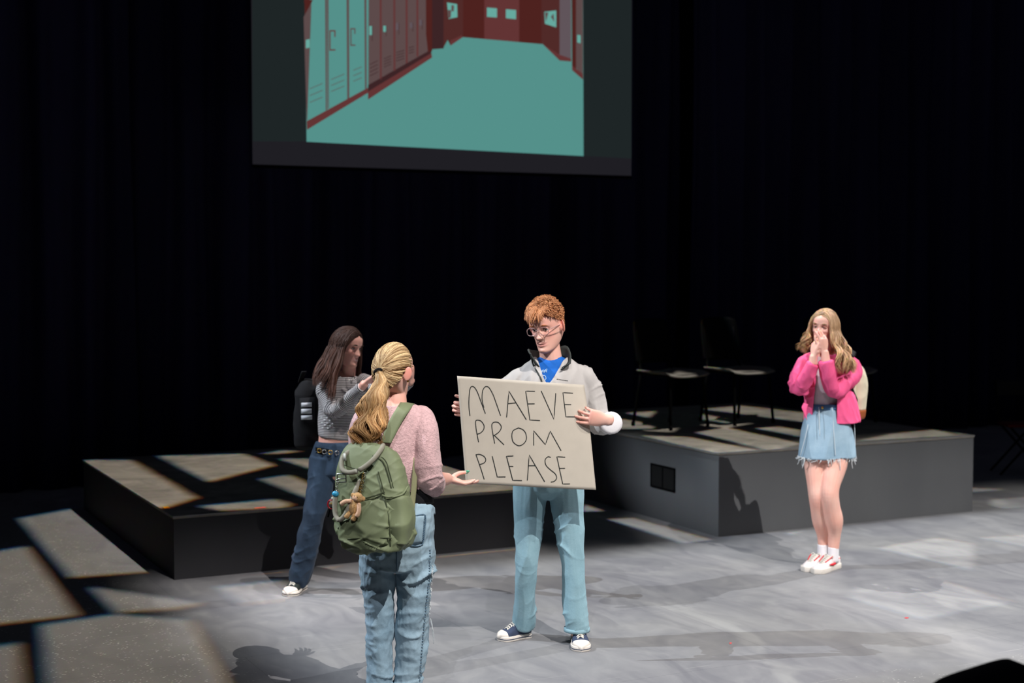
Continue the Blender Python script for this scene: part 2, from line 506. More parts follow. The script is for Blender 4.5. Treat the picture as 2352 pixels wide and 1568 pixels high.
def platform(x0, x1, y0, y1, h, fm, label, vent=False):
    root = empty('stage_platform', ((x0 + x1) / 2, (y0 + y1) / 2, 0))
    tag(root, label, 'platform')
    wx, wy = x1 - x0, y1 - y0
    m_ = MB(); m_.box((0, 0, (h - 0.02) / 2), (wx - 0.012, wy - 0.012, h - 0.02))
    m_.build('facing', fm, root, smooth=False)
    m_ = MB(); m_.box((0, 0, h - 0.009), (wx, wy, 0.018)); m_.build('deck', M['deck'], root, smooth=False, bevel=0.003)
    # chipped paint along the deck's edges: one ragged strip per side
    def strip(p0, p1, out):
        n = 200; V = []; F = []
        for i in range(n + 1):
            t = i / n; p = np.array(p0) * (1 - t) + np.array(p1) * t
            w_ = 0.004 + 0.010 * max(0, noise.noise(Vector((i * .22, out[0] * 5 + h * 9, 1.7)))) + 0.003 * random.random()
            o_ = np.array(out)
            V += [p + o_ * .0015 + (0, 0, .0008), p + o_ * .0015 - (0, 0, w_), p - o_ * w_ * .9 + (0, 0, .0008)]
        for i in range(n):
            a = 3 * i; F += [(a, a + 1, a + 4, a + 3), (a, a + 3, a + 5, a + 2)]
        MB().add(V, F).build('edge_trim', M['edge'], root, smooth=False)
    strip((-wx / 2, -wy / 2, h), (wx / 2, -wy / 2, h), (0, -1, 0))
    strip((-wx / 2, -wy / 2, h), (-wx / 2, wy / 2, h), (-1, 0, 0))
    if vent:
        v = at_z(1513, 1160, 0)   # opening in the left side
        m_ = MB()
        xx = -wx / 2 + 0.004
        yc = -wy / 2 + 0.64 + 0.1
        for (dy, dz, sy, sz) in ((0, 0.085, 0.34, 0.012), (0, -0.085, 0.34, 0.012), (-0.165, 0, 0.012, 0.18), (0.165, 0, 0.012, 0.18), (0, 0, 0.010, 0.16)):
            m_.box((xx, yc + dy, 0.335 + dz), (0.016, sy, sz))
        m_.build('vent_frame', M['black'], root, smooth=False)
        m_ = MB(); m_.box((xx, yc, 0.335), (0.008, 0.33, 0.165)); m_.build('vent_opening', M['void'], root, smooth=False)
    return root
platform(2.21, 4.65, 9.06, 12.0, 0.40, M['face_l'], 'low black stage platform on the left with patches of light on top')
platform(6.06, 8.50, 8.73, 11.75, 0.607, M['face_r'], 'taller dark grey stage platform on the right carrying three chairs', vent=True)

def tape(px, py, z, L, W_, rz, col, label):
    p = at_z(px, py, z)
    m_ = MB(); m_.box((0, 0, 0.0012), (L, W_, 0.0012)); m_.box((L * 0.48, 0, 0.0015), (L * 0.1, W_ * 0.9, 0.0014), rz=0.2)
    o = m_.build('tape_mark', plain('tape_' + label.split()[0], col, 0.5), smooth=False, loc=(p.x, p.y, z), rz=rz)
    tag(o, label, 'tape', 'tape marks on the stage')
tape(383, 1166, 0.40, 0.07, 0.035, 1.5, srgb(240, 190, 30), 'yellow tape mark on the left edge of the low platform')
tape(597, 1166, 0.40, 0.07, 0.03, 0.1, srgb(226, 90, 84), 'red tape mark on the front edge of the low platform')
tape(1777, 934, 0.607, 0.09, 0.03, 0.1, srgb(50, 150, 60), 'green tape mark at the back edge of the taller platform')
tape(2082, 1419, 0.0, 0.022, 0.018, 0.4, srgb(190, 60, 66), 'tiny red tape scrap on the open floor at the right')
tape(1678, 1477, 0.0, 0.03, 0.012, 0.9, srgb(190, 96, 96), 'small faded red tape scrap on the floor below the taller platform')

# ------------------------------------------------------------------ projection screen
YS = 12.35
def zs_(X, Y):      # coordinates measured on an enlarged crop of the screen
    return at_y(560 + X / 2.5565, Y / 2.5565, YS)
scr = empty('projection_screen', at_y(1012, 393, YS))
so = np.array(scr.location)
tag(scr, 'large hanging projection screen showing a cartoon school corridor with lockers', 'screen')
def poly_mesh(mb_, pts, off, mi):
    P = [np.array(p) - so + np.array((0, -off, 0)) for p in pts]
    mb_.add(P, [tuple(range(len(P)))], mi)
mb = MB()
TL, TR = at_y(577, -330, YS), at_y(1457, -330, YS); BL, BR = at_y(580, 378, YS), at_y(1447, 409, YS)
xl, xr = (TL.x + BL.x) / 2, (TR.x + BR.x) / 2; zb = (BL.z + BR.z) / 2; zt = TL.z
c = np.array(((xl + xr) / 2, YS + 0.012, (zb + zt) / 2)) - so
mb.box(c, (xr - xl, 0.016, zt - zb))
o = mb.build('screen_fabric', emis('screen_border', srgb(31, 30, 35)), scr, smooth=False)
mb = MB(); mb.tube([(xl - so[0], YS + .012 - so[1], zb - so[2]), (xr - so[0], YS + .012 - so[1], zb - so[2])], 0.016, m=1)
mb.build('bottom_bar', M['black'], scr)
for sx_ in (xl + 0.3, xr - 0.3):
    mb = MB(); mb.tube([(sx_ - so[0], YS + .012 - so[1], zt - so[2]), (sx_ - so[0], YS + .012 - so[1], zt + 1.5 - so[2])], 0.006, m=1, seg=8)
    mb.build('hanging_cable', M['black'], scr)
ecols = [srgb(30, 37, 38), srgb(84, 144, 138), srgb(80, 42, 40), srgb(92, 74, 74), srgb(98, 52, 52), srgb(60, 36, 38), srgb(102, 168, 158), srgb(96, 84, 90), srgb(78, 34, 31)]
em = [emis('projected_light_%s' % n, c_) for n, c_ in zip(('pillar', 'teal', 'red', 'taupe', 'door', 'dark', 'bright', 'mauve', 'brick'), ecols)]
PIL, TEAL, RED, TAU, DOOR, DRK, BRI, MAU, BRK = range(9)
UP = -900
mb = MB()
def pz(pts, layer, mi): poly_mesh(mb, [zs_(*p) for p in pts], 0.0012 * layer, mi)
pz([(45, UP), (370, UP), (370, 830), (52, 830)], 1, PIL)
pz([(1990, UP), (2276, UP), (2276, 930), (1995, 915)], 1, PIL)
pz([(350, UP), (1988, UP), (1994, 916), (368, 832)], 2, TEAL)
# left wall of lockers
pz([(350, UP), (400, UP), (400, 0), (370, 712), (358, 330)], 3, RED)
pz([(352, 0), (405, 0), (362, 80)], 4, BRK)
pz([(405, UP), (720, UP), (720, 520), (372, 712)], 3, TEAL)
pz([(350, 100), (395, 20), (372, 712), (368, 700)], 4, TAU)
pz([(368, 712), (728, 515), (728, 545), (370, 762)], 5, DOOR)
for x0, x1, y0, y1 in ((470, 484, 0, 650), (482, 494, 0, 640), (596, 614, 0, 585), (700, 716, 0, 530)):
    pz([(x0, UP), (x1, UP), (x1 + 4, y1 - 6), (x0 + 10, y1)], 5, TAU)
pz([(735, UP), (1068, UP), (1080, 325), (730, 535)], 4, TAU)
pz([(728, 500), (1100, 290), (1100, 312), (728, 538)], 6, DRK)
pz([(728, 538), (1100, 312), (1104, 338), (728, 585)], 5, DOOR)
for x, y1 in ((800, 465), (880, 415), (952, 370), (1015, 330)):
    pz([(x - 6, UP), (x + 6, UP), (x + 8, y1), (x - 2, y1 + 4)], 6, DOOR)
pz([(1064, UP), (1104, UP), (1104, 300), (1080, 312), (1068, 200)], 6, BRK)
pz([(1104, UP), (1172, UP), (1172, 285), (1104, 290)], 6, DRK)
pz([(1168, UP), (1285, UP), (1285, 215), (1212, 268), (1195, 235), (1168, 285)], 6, RED)
pz([(1275, UP), (1760, UP), (1755, 260), (1280, 218)], 5, RED)
pz([(1285, UP), (1410, UP), (1410, 228), (1285, 217)], 6, BRK)
pz([(1410, UP), (1615, UP), (1615, 248), (1410, 229)], 6, DOOR)
pz([(1615, UP), (1745, UP), (1745, 259), (1615, 248)], 6, BRK)
pz([(1745, UP), (1852, UP), (1852, 330), (1755, 262)], 6, RED)
pz([(1852, UP), (1920, UP), (1920, 345), (1852, 328)], 6, MAU)
pz([(1918, UP), (1950, UP), (1950, 410), (1925, 385)], 6, BRK)
pz([(1948, UP), (1988, UP), (1989, 440), (1948, 400)], 6, TAU)
pz([(1755, 262), (1852, 322), (1920, 345), (1920, 362), (1852, 356)], 7, DOOR)
pz([(1925, 385), (1989, 435), (1989, 468), (1925, 412)], 7, DOOR)
pz([(1210, 240), (1275, 208), (1285, 218), (1212, 268)], 7, DOOR)
for q in ([(1425, 45), (1484, 50), (1484, 104), (1425, 100)], [(1536, 55), (1596, 60), (1596, 114), (1536, 108)],
          [(1190, 15), (1250, 25), (1252, 102), (1200, 112)], [(1762, 70), (1832, 62), (1832, 162), (1765, 140)],
          [(1955, 205), (1975, 208), (1975, 255), (1955, 250)], [(362, 235), (385, 230), (385, 280), (362, 285)]):
    pz(q, 8, BRI)
for q in ([(1195, 60), (1215, 60), (1212, 105), (1200, 108)], [(1216, 30), (1232, 34), (1230, 68), (1216, 66)], [(1765, 75), (1785, 74), (1772, 130)], [(1800, 100), (1815, 80), (1820, 130)]):
    pz(q, 9, TAU)
# handles and louvres
def handle(x, y, s_, mi=TAU, h=60, wd=18):
    for q in ([(x - wd, y - h), (x + wd, y - h), (x + wd, y - h + 8), (x - wd, y - h + 8)], [(x - wd, y + h - 8), (x + wd, y + h - 8), (x + wd, y + h), (x - wd, y + h)],
              [(x - wd, y - h), (x - wd + 7, y - h), (x - wd + 7, y + h), (x - wd, y + h)], [(x + wd - 7, y - h), (x + wd, y - h), (x + wd, y - h / 3), (x + wd - 7, y - h / 3)]): pz(q, 9, mi)
handle(518, 238, 1, DOOR); handle(638, 218, 1, TAU, 52, 15)
for (x, y, h) in ((742, 198, 44), (824, 182, 30), (898, 170, 34), (980, 160, 26), (1036, 145, 28)):
    pz([(x - 8, y - h), (x + 8, y - h), (x + 8, y + h * 0.2), (x - 8, y + h * 0.2)], 9, BRI if x < 850 else MAU)
    pz([(x + 8, y - h), (x + 11, y - h), (x + 11, y + h), (x + 8, y + h)], 9, DRK)
def louvre(x0, x1, y, slope, mi, n=3, st=40):
    for k in range(n):
        yy = y + k * st
        pz([(x0, yy), (x1, yy - slope * (x1 - x0)), (x1, yy - slope * (x1 - x0) + 4), (x0, yy + 4)], 9, mi)
louvre(385, 460, 520, 0.42, TAU); louvre(510, 588, 466, 0.42, TAU, 3, 35); louvre(640, 690, 412, 0.42, TAU, 3, 32)
louvre(738, 785, 378, 0.5, DRK, 4, 22); louvre(820, 862, 345, 0.45, DRK, 4, 16); louvre(892, 940, 308, 0.3, DRK, 4, 16); louvre(966, 996, 280, 0.3, DRK, 3, 16)
mb.build('projected_picture', em, scr, smooth=False)

# ------------------------------------------------------------------ gobo projectors hung above, out of frame
def gobo(name, loc, holes, power, color, label, fringe=0.0006, src=0.002, axis=(1, 0, 0), aim=None, mono=False):
    L = Vector(loc)
    allp = [p for h in holes for p in h]
    aimv = Vector(aim) if aim is not None else sum(allp, Vector()) / len(allp)
    d = (aimv - L).normalized()
    q = d.to_track_quat('-Z', 'Y').to_matrix()
    dist = 0.36
    root = empty(name, L); tag(root, label, 'stage light')
    cu = bpy.data.curves.new('gobo_plate', 'CURVE'); cu.dimensions = '2D'; cu.fill_mode = 'BOTH'
    far = 0
    polys = []
    for h in holes:
        pp = []
        for p in h:
            v = q.transposed() @ (p - L)
            pp.append((v.x / -v.z * dist, v.y / -v.z * dist)); far = max(far, math.hypot(*pp[-1]))
        polys.append(pp)
    S_ = far + 0.05
    def spl(pp):
        s_ = cu.splines.new('POLY'); s_.points.add(len(pp) - 1); s_.use_cyclic_u = True
        for k, (x, y) in enumerate(pp): s_.points[k].co = (x, y, 0, 1)
    spl([(S_ * cos(a), S_ * sin(a)) for a in np.arange(40) * 2 * PI / 40])
    for pp in polys: spl(pp)
    co = bpy.data.objects.new('t', cu); COL.objects.link(co)
    dg = bpy.context.evaluated_depsgraph_get(); dg.update()
    me = bpy.data.meshes.new_from_object(co.evaluated_get(dg)); bpy.data.objects.remove(co)
    me.name = 'gobo_plate'; me.materials.clear(); me.materials.append(M['black'])
    go = bpy.data.objects.new('gobo_plate', me); link(go, root)
    go.rotation_euler = q.to_euler(); go.location = d * dist
    m_ = MB()
    ring = [(S_ * 1.02, -dist - 0.06), (S_ * 1.02, 0.10), (S_ * 0.6, 0.16)]
    n = 40
    for r_, z in ring:
        m_.add([(r_ * cos(a), r_ * sin(a), z) for a in np.arange(n) * 2 * PI / n], [])
    m_.F = [(i * n + j, i * n + (j + 1) % n, (i + 1) * n + (j + 1) % n, (i + 1) * n + j) for i in range(2) for j in range(n)] + [tuple(2 * n + j for j in range(n))]
    m_.mi = [0] * len(m_.F)
    ho = m_.build('housing', M['black'], root, solid=0.004); ho.rotation_euler = q.to_euler()
    m_ = MB(); m_.tube([(0, 0, 0.15), (0, 0, 0.75)], 0.02, m=1, seg=10); m_.box((0, 0, 0.75), (0.12, 0.06, 0.08)); m_.build('clamp', M['black'], root)
    ax = (q @ Vector(axis)).normalized()
    for k, cc in (((0, (1, 1, 1)),) if mono else ((-1, (1, 0.10, 0)), (0, (0, 0.80, 0.0)), (1, (0, 0.10, 1.0)))):
        s_ = spot('gobo_lamp', L, aimv, power, tuple(a * b for a, b in zip(cc, color)), 2 * math.degrees(math.atan((far + 0.012) / dist)), 0.04, src)
        s_.parent = root; s_.location = ax * fringe * k
    return root
Z4, Z6 = 0.40, 0.607
def H(z, *pts): return [at_z(x, y, z) for x, y in pts]
left_holes = [
    [at_z(45, 1190), at_z(163, 1326), at_z(352, 1312), at_z(452, 1143, Z4), at_z(300, 1056, Z4), at_z(205, 1056, Z4)],
    H(Z4, (364, 1047), (558, 1042), (630, 1068), (480, 1106)),
    H(Z4, (642, 1053), (735, 1053), (800, 1095), (735, 1082)),
    H(Z4, (598, 1100), (663, 1090), (800, 1150), (750, 1160)),
    H(Z4, (458, 1162), (630, 1146), (668, 1158), (650, 1166), (510, 1172)),
    H(Z4, (962, 1122), (1000, 1064), (1062, 1076), (1196, 1117), (1180, 1125), (975, 1141)),
    H(Z4, (600, 1042), (650, 1034), (690, 1036), (650, 1041)),
    H(0, (-80, 1278), (60, 1254), (178, 1413), (-120, 1446)),
    H(0, (-120, 1500), (43, 1476), (62, 1660), (-160, 1660)),
    H(0, (95, 1434), (262, 1410), (440, 1424), (570, 1660), (118, 1660)),
    H(0, (208, 1348), (470, 1385), (400, 1398), (268, 1406)),
    H(0, (497, 1348), (645, 1332), (720, 1372), (555, 1388)),
]
gobo('ellipsoidal_spotlight', (3.6, 9.9, 6.8), left_holes, GOBO_POWER[0], (1.0, 0.92, 0.84), 'black ellipsoidal spotlight with cut plate aimed at the low platform', fringe=0.0010, src=0.003, axis=(-1, 0, 0))
right_holes = [
    H(Z6, (1437, 948), (1506, 944), (1490, 959)),
    H(Z6, (1427, 962), (1502, 974), (1500, 984), (1405, 985)),
    H(Z6, (1615, 939), (1700, 931), (1870, 950), (1870, 972), (1800, 963)),
    H(Z6, (1613, 951), (1706, 967), (1665, 971), (1615, 963)),
    H(Z6, (1598, 993), (1667, 981), (1838, 1018), (1770, 1036), (1744, 1029)),
    H(Z6, (1473, 1000), (1581, 1003), (1740, 1033), (1640, 1040)),
    H(Z6, (1736, 983), (1787, 979), (1840, 988), (1840, 1003)),
    H(Z6, (1968, 1012), (2046, 996), (2149, 986), (2222, 998)),
    H(0, (1398, 1192), (1452, 1189), (1636, 1240), (1568, 1247)),
    H(0, (1340, 1158), (1385, 1173), (1340, 1174)),
    H(0, (1948, 1372), (2002, 1312), (2109, 1318), (2329, 1382), (2118, 1421)),
    H(0, (2015, 1258), (2150, 1235), (2236, 1248), (2238, 1310)),
    H(0, (2246, 1234), (2400, 1226), (2400, 1262)),
    H(0, (2200, 1118), (2310, 1124), (2215, 1131)),
    H(0, (2275, 1147), (2390, 1139), (2390, 1162), (2275, 1169)),
]
gobo('ellipsoidal_spotlight', (5.2, 9.6, 6.9), right_holes, GOBO_POWER[1], (0.98, 0.95, 0.90), 'black ellipsoidal spotlight with cut plate aimed at the taller platform', fringe=0.0005, axis=(-0.7, 0.7, 0))

gobo('ellipsoidal_spotlight', (8.3, 8.9, 6.8), [H(Z6 + 0.455, (1530, 861), (1556, 851), (1600, 856), (1590, 863)), H(Z6 + 0.455, (1652, 853), (1700, 846), (1758, 850), (1704, 857))],
     1900, (1.0, 0.95, 0.88), 'small black spotlight with cut plate added to brighten the two chair seats', mono=True)  # extra unseen lamp, put in for the bright patches on the seats
for lab, loc, outl, pw_, col_, src_ in BEAMS:
    gobo('framing_spotlight', loc, [[Vector((x, y, 0)) for x, y in outl]], pw_, col_, 'black framing spotlight ' + lab, fringe=0, src=src_, mono=True)

# ------------------------------------------------------------------ chairs on the right platform
def make_chair():
    root = empty('stacking_chair')
    def sheet(fn, nu, nv, th):
        V = []; F = []
        for i in range(nu):
            for j in range(nv):
                V.append(fn(i / (nu - 1), j / (nv - 1)))
        for i in range(nu - 1):
            for j in range(nv - 1):
                a = i * nv + j; F.append((a, a + 1, a + 1 + nv, a + nv))
        return MB().add(V, F)
    def seat(u, v):
        x = (u - 0.5) * 0.45 * (1 - 0.10 * v); y = -0.22 + 0.43 * v
        z = 0.455 - 0.02 * sin(PI * v) * (1 - (2 * u - 1) ** 2) - 0.025 * max(0, 0.18 - v) / 0.18 + 0.018 * abs(2 * u - 1) ** 3
        return (x, y, z)
    sheet(seat, 13, 13, 0.01).build('seat', plain('seat_highlight_plastic', srgb(110, 106, 100), .5, spec=.3), root, solid=0.012)  # grey instead of black puts the seats' bright highlight into the colour
    def back(u, v):
        wd = 0.43 * (1 - 0.12 * v ** 4)
        x = (u - 0.5) * wd; y = 0.20 + 0.07 * v + 0.03 * (1 - (2 * u - 1) ** 2); z = 0.52 + 0.37 * v - 0.02 * abs(2 * u - 1) ** 4 * (v > 0.9)
        return (x, y, z)
    sheet(back, 13, 13, 0.01).build('backrest', M['black'], root, solid=0.012)
    for sx in (-1, 1):
        for (y0, y1, z0) in ((-0.17, -0.21, 0.44), (0.17, 0.235, 0.44)):
            m_ = MB(); m_.tube([(0.19 * sx, y0, z0), (0.205 * sx, (y0 + y1) / 2, z0 / 2), (0.215 * sx, y1, 0.012)], 0.0125, m=2, seg=10)
            m_.tube([(0.215 * sx, y1, 0.0), (0.2145 * sx, y1, 0.03)], 0.016, m=1, seg=10)
            m_.build('leg', M['black'], root)
    m_ = MB()
    for sx in (-1, 1):
        m_.tube([(0.19 * sx, 0.17, 0.43), (0.17 * sx, 0.215, 0.56), (0.165 * sx, 0.255, 0.80)], 0.011, m=3, seg=8)
        m_.tube([(0.19 * sx, -0.17, 0.435), (0.19 * sx, 0.17, 0.435)], 0.01, m=1, seg=8)
    m_.tube([(-0.19, -0.17, 0.435), (0.19, -0.17, 0.435)], 0.01, m=1, seg=8)
    m_.build('frame', M['black'], root)
    return root
def dup(root, loc, rz):
    r = root.copy(); COL.objects.link(r); r.location = loc; r.rotation_euler = (0, 0, rz)
    for ch in list(root.children):
        c_ = ch.copy(); COL.objects.link(c_); c_.parent = r
    return r
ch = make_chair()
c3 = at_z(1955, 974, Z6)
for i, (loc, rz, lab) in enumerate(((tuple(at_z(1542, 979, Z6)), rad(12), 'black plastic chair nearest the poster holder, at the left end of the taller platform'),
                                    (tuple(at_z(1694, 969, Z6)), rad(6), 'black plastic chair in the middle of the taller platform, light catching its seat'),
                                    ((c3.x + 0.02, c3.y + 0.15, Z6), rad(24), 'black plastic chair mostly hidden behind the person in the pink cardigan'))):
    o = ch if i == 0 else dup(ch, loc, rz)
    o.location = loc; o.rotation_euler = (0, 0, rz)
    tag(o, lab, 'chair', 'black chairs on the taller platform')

# tall folding stool in the dark wing at the right
sp = at_z(2345, 1085, 0.0)
st = empty('folding_stool', (sp.x, sp.y, 0), -YAW)
tag(st, 'dim folding stool with a red seat standing in the dark at the right edge', 'stool')
M['redcloth'] = plain('red_canvas', srgb(90, 8, 8), 0.9)
mb = MB(); mb.box((0, 0, 0.455), (0.36, 0.32, 0.03)); mb.build('seat', M['redcloth'], st, bevel=0.01)
for sx in (-1, 1):
    for sy in (-1, 1):
        mb = MB(); mb.tube([(0.24 * sx, 0.14 * sy, 0.0), (-0.15 * sx, 0.14 * sy, 0.44)], 0.011, m=1, seg=8); mb.build('leg', M['black'], st)
for sx in (-1, 1):
    mb = MB(); mb.tube([(0.16 * sx, 0.14, 0.44), (0.2 * sx, 0.18, 0.85)], 0.011, m=1, seg=8); mb.build('back_post', M['black'], st)
mb = MB(); mb.box((0, 0.175, 0.78), (0.38, 0.02, 0.14)); mb.build('backrest', M['blackcloth'], st, bevel=0.006)

# padded seat of the front row in the near right corner
def aud_seat(px, py, F, ang, wd, tilt):
    r_, f_, top = at_f(px, py, F)
    wp = RFtoW(r_, f_, 0)
    root = empty('audience_seat', (wp.x, wp.y, 0), -YAW + ang)
    tag(root, 'dark padded seat back poking into the near right corner', 'seat')
    V = []; n = 28
    for k, yy in enumerate((-0.045, -0.03, 0.03, 0.045)):
        ins = 0.012 if k in (0, 3) else 0
        for i in range(n):
            a = PI * i / (n - 1)
            x = -cos(a); zz = sin(a)
            ex = np.sign(x) * abs(x) ** 0.45; ez = abs(zz) ** 0.45
            V.append((ex * (wd / 2 - ins), yy, top - 0.07 + ez * (0.07 - ins) + tilt * ex * wd / 2))
        V.append((wd / 2 - ins, yy, 0.42)); V.append((-wd / 2 + ins, yy, 0.42))
    q = n + 2
    F_ = [(k * q + i, k * q + (i + 1) % q, (k + 1) * q + (i + 1) % q, (k + 1) * q + i) for k in range(3) for i in range(q)] + [tuple(range(q))[::-1], tuple(3 * q + i for i in range(q))]
    MB().add(V, F_).build('backrest', M['blackcloth'], root)
    MB().box((0, 0.22, 0.43), (wd, 0.38, 0.08)).build('cushion', M['blackcloth'], root, bevel=0.02)
    for sx in (-1, 1):
        for y in (0.02, 0.38):
            MB().tube([(sx * (wd / 2 - 0.03), y, 0.4), (sx * (wd / 2 - 0.02), y, 0.0)], 0.014, m=1, seg=10).build('leg', M['black'], root)
aud_seat(2248, 1538, 4.05, rad(20), 0.30, 0.17)

# ------------------------------------------------------------------ people
class Fig:
    """a figure whose local axes are: x to the picture's right, y away from the camera, z up"""
    def __init__(s, px, F, label):
        r, f, _ = at_f(px, 1000, F); s.r, s.f = r, f
        wp = RFtoW(r, f, 0)
        s.root = empty('person', (wp.x, wp.y, 0), -YAW)
        tag(s.root, label, 'person')
    def p(s, px, py, dy=0.0):
        r, f, z = at_f(px, py, s.f + dy)
        return np.array((r - s.r, dy, z))
    def q(s, rows):
        """rows (px, py, dy, half width[, half depth]) -> loft sections"""
        out = []
        for k in rows:
            out.append((*s.p(k[0], k[1], k[2]), k[3], k[4] if len(k) > 4 else k[3]))
        return out

from mathutils.bvhtree import BVHTree
def surf(fig, obj, off=.003):
    """returns a function (px, py) -> the point of obj's surface that shows there, lifted by off"""
    bpy.context.view_layer.update()
    T = BVHTree.FromPolygons([v.co.copy() for v in obj.data.vertices], [tuple(q.vertices) for q in obj.data.polygons])
    o_ = Vector((-fig.r, -fig.f, CH))
    def fn(px, py, extra=0.0):
        t = Vector(fig.p(px, py, 0)); d = (t - o_).normalized()
        h = T.ray_cast(o_, d)
        if h[0] is None:
            h = T.find_nearest(t)
        n_ = h[1] if h[1].dot(d) < 0 else -h[1]
        return np.array(h[0] + n_ * (off + extra))
    return fn
def Rz(a): return np.array(((cos(a), -sin(a), 0), (sin(a), cos(a), 0), (0, 0, 1)))
def Rx(a): return np.array(((1, 0, 0), (0, cos(a), -sin(a)), (0, sin(a), cos(a))))
def Ry(a): return np.array(((cos(a), 0, sin(a)), (0, 1, 0), (-sin(a), 0, cos(a))))

HEADSEC = np.array([
    (-.120, .010, .072, .050), (-.116, .026, .083, .030), (-.106, .040, .089, .000), (-.090, .050, .088, -.030), (-.070, .058, .087, -.052),
    (-.050, .064, .087, -.068), (-.030, .068, .086, -.080), (-.005, .071, .085, -.091), (.020, .074, .090, -.098), (.045, .075, .091, -.100),
    (.065, .071, .085, -.095), (.083, .062, .070, -.083), (.098, .048, .050, -.066), (.109, .031, .028, -.044), (.115, .010, .004, -.020)])

class Head:
    def __init__(s, c, yaw, pitch=0, roll=0, k=1.0, smile=0.0):
        s.c = np.array(c, float); s.R = Rz(rad(yaw)) @ Rx(rad(pitch)) @ Ry(rad(roll)); s.k = k; s.smile = smile
    def w(s, P): return (np.asarray(P, float) * s.k) @ s.R.T + s.c
    def inv(s, V): return ((V - s.c) @ s.R) / s.k
    def add(s, mb):
        S = catmull(HEADSEC, 5); n = 72; V = []
        th = np.arange(n) * 2 * PI / n
        for z, wd, yf, yb in S:
            cy = yf * 0.25 + yb * 0.75 if z < -0.03 else 0.0
            cy = min(max(cy, yb + .01), yf - .01)
            x = np.sign(np.cos(th)) * np.abs(np.cos(th)) ** 0.92 * wd
            y = np.where(np.sin(th) > 0, cy + np.abs(np.sin(th)) ** 0.88 * (yf - cy), cy - np.abs(np.sin(th)) * (cy - yb))
            V.append(np.stack([x, y, np.full(n, z)], 1))
        V = np.vstack(V)
        x, y, z = V.T
        front = np.clip((y - 0.02) / 0.04, 0, 1)
        g = lambda x0, z0, sx, sz: np.exp(-((x - x0) / sx) ** 2 - ((z - z0) / sz) ** 2)
        d = np.zeros(len(V))
        tnose = np.clip((0.012 - z) / 0.047, 0, 1)
        d += np.where((z < 0.014) & (z > -0.040), (0.004 + 0.020 * tnose ** 1.3) * np.exp(-(x / (0.0075 + 0.006 * tnose)) ** 2), 0)
        d += 0.020 * np.exp(-(x / 0.013) ** 2) * np.exp(-((z + 0.040) / 0.006) ** 2) * (z <= -0.040)
        d += 0.007 * (g(.013, -.037, .007, .007) + g(-.013, -.037, .007, .007))
        d -= 0.012 * (g(.031, .002, .017, .012) + g(-.031, .002, .017, .012))
        d += 0.004 * (g(.030, .022, .022, .007) + g(-.030, .022, .022, .007))
        d += 0.004 * (g(.045, -.026, .018, .016) + g(-.045, -.026, .018, .016)) * (1 + s.smile)
        zm = -0.071 + s.smile * 0.010 * (np.abs(x) / 0.024) ** 2
        gl = lambda off, sz: np.exp(-(x / 0.022) ** 2 - ((z - zm - off) / sz) ** 2)
        d += 0.006 * gl(.006, .0045) + 0.007 * gl(-.007, .005) - 0.006 * gl(0, .0022)
        d += 0.005 * g(0, -.101, .018, .010) - 0.003 * g(0, -.084, .02, .005)
        V[:, 1] += d * front
        F = []; m = len(S)
        for i in range(m - 1):
            for j in range(n):
                a = i * n + j; b = i * n + (j + 1) % n; F.append((a, b, b + n, a + n))
        F.append(tuple(range(n))[::-1]); F.append(tuple((m - 1) * n + j for j in range(n)))
        mb.add(s.w(V), F)
        for sx in (-1, 1):      # ears
            R = s.R @ Rz(sx * rad(-42)) @ Rx(rad(-10))
            mb.ball(s.w((sx * .084, -.012, -.006)), np.array((.0065, .020, .033)) * s.k, R=R, seg=16)
            mb.ball(s.w((sx * .073, -.002, -.012)), np.array((.009, .012, .02)) * s.k, R=R, seg=12)
    def paint(s, V, col, lip=(.62, .22, .22), flush=0.6, teeth=False, open_=.0028):
        L = s.inv(V); x, y, z = L.T
        f = (y > 0.04)
        zm = -0.071 + s.smile * 0.010 * (np.abs(x) / 0.024) ** 2
        m = np.exp(-((np.abs(x) / 0.026) ** 4)) * np.exp(-(((z - zm + .001) / 0.0105) ** 4)) * f
        col += m[:, None] * (np.array(lip) - col) * 0.85
        if teeth:
            m = np.exp(-((np.abs(x) / 0.019) ** 4)) * np.exp(-(((z - zm) / 0.0045) ** 4)) * f
            col += m[:, None] * (np.array((.72, .68, .62)) - col)
        else:
            m = np.exp(-((np.abs(x) / 0.020) ** 4)) * np.exp(-(((z - zm) / open_) ** 4)) * f
            col += m[:, None] * (np.array((.26, .07, .06)) - col)
        for sx in (-1, 1):
            m = np.exp(-((x - sx * .045) / .02) ** 2 - ((z + .028) / .018) ** 2) * f * 0.35 * flush
            col += m[:, None] * (np.array((.80, .30, .26)) - col)
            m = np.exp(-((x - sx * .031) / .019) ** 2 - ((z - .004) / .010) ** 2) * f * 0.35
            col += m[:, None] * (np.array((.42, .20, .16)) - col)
        m = np.exp(-((x) / .014) ** 2 - ((z + .036) / .01) ** 2) * (y > .1) * 0.35
        col += m[:, None] * (np.array((.82, .34, .28)) - col)
        m = (np.abs(x) > .074) * np.exp(-(z / .04) ** 4) * (np.abs(y) < .045) * 0.7
        col += m[:, None] * (np.array((.80, .26, .20)) - col)
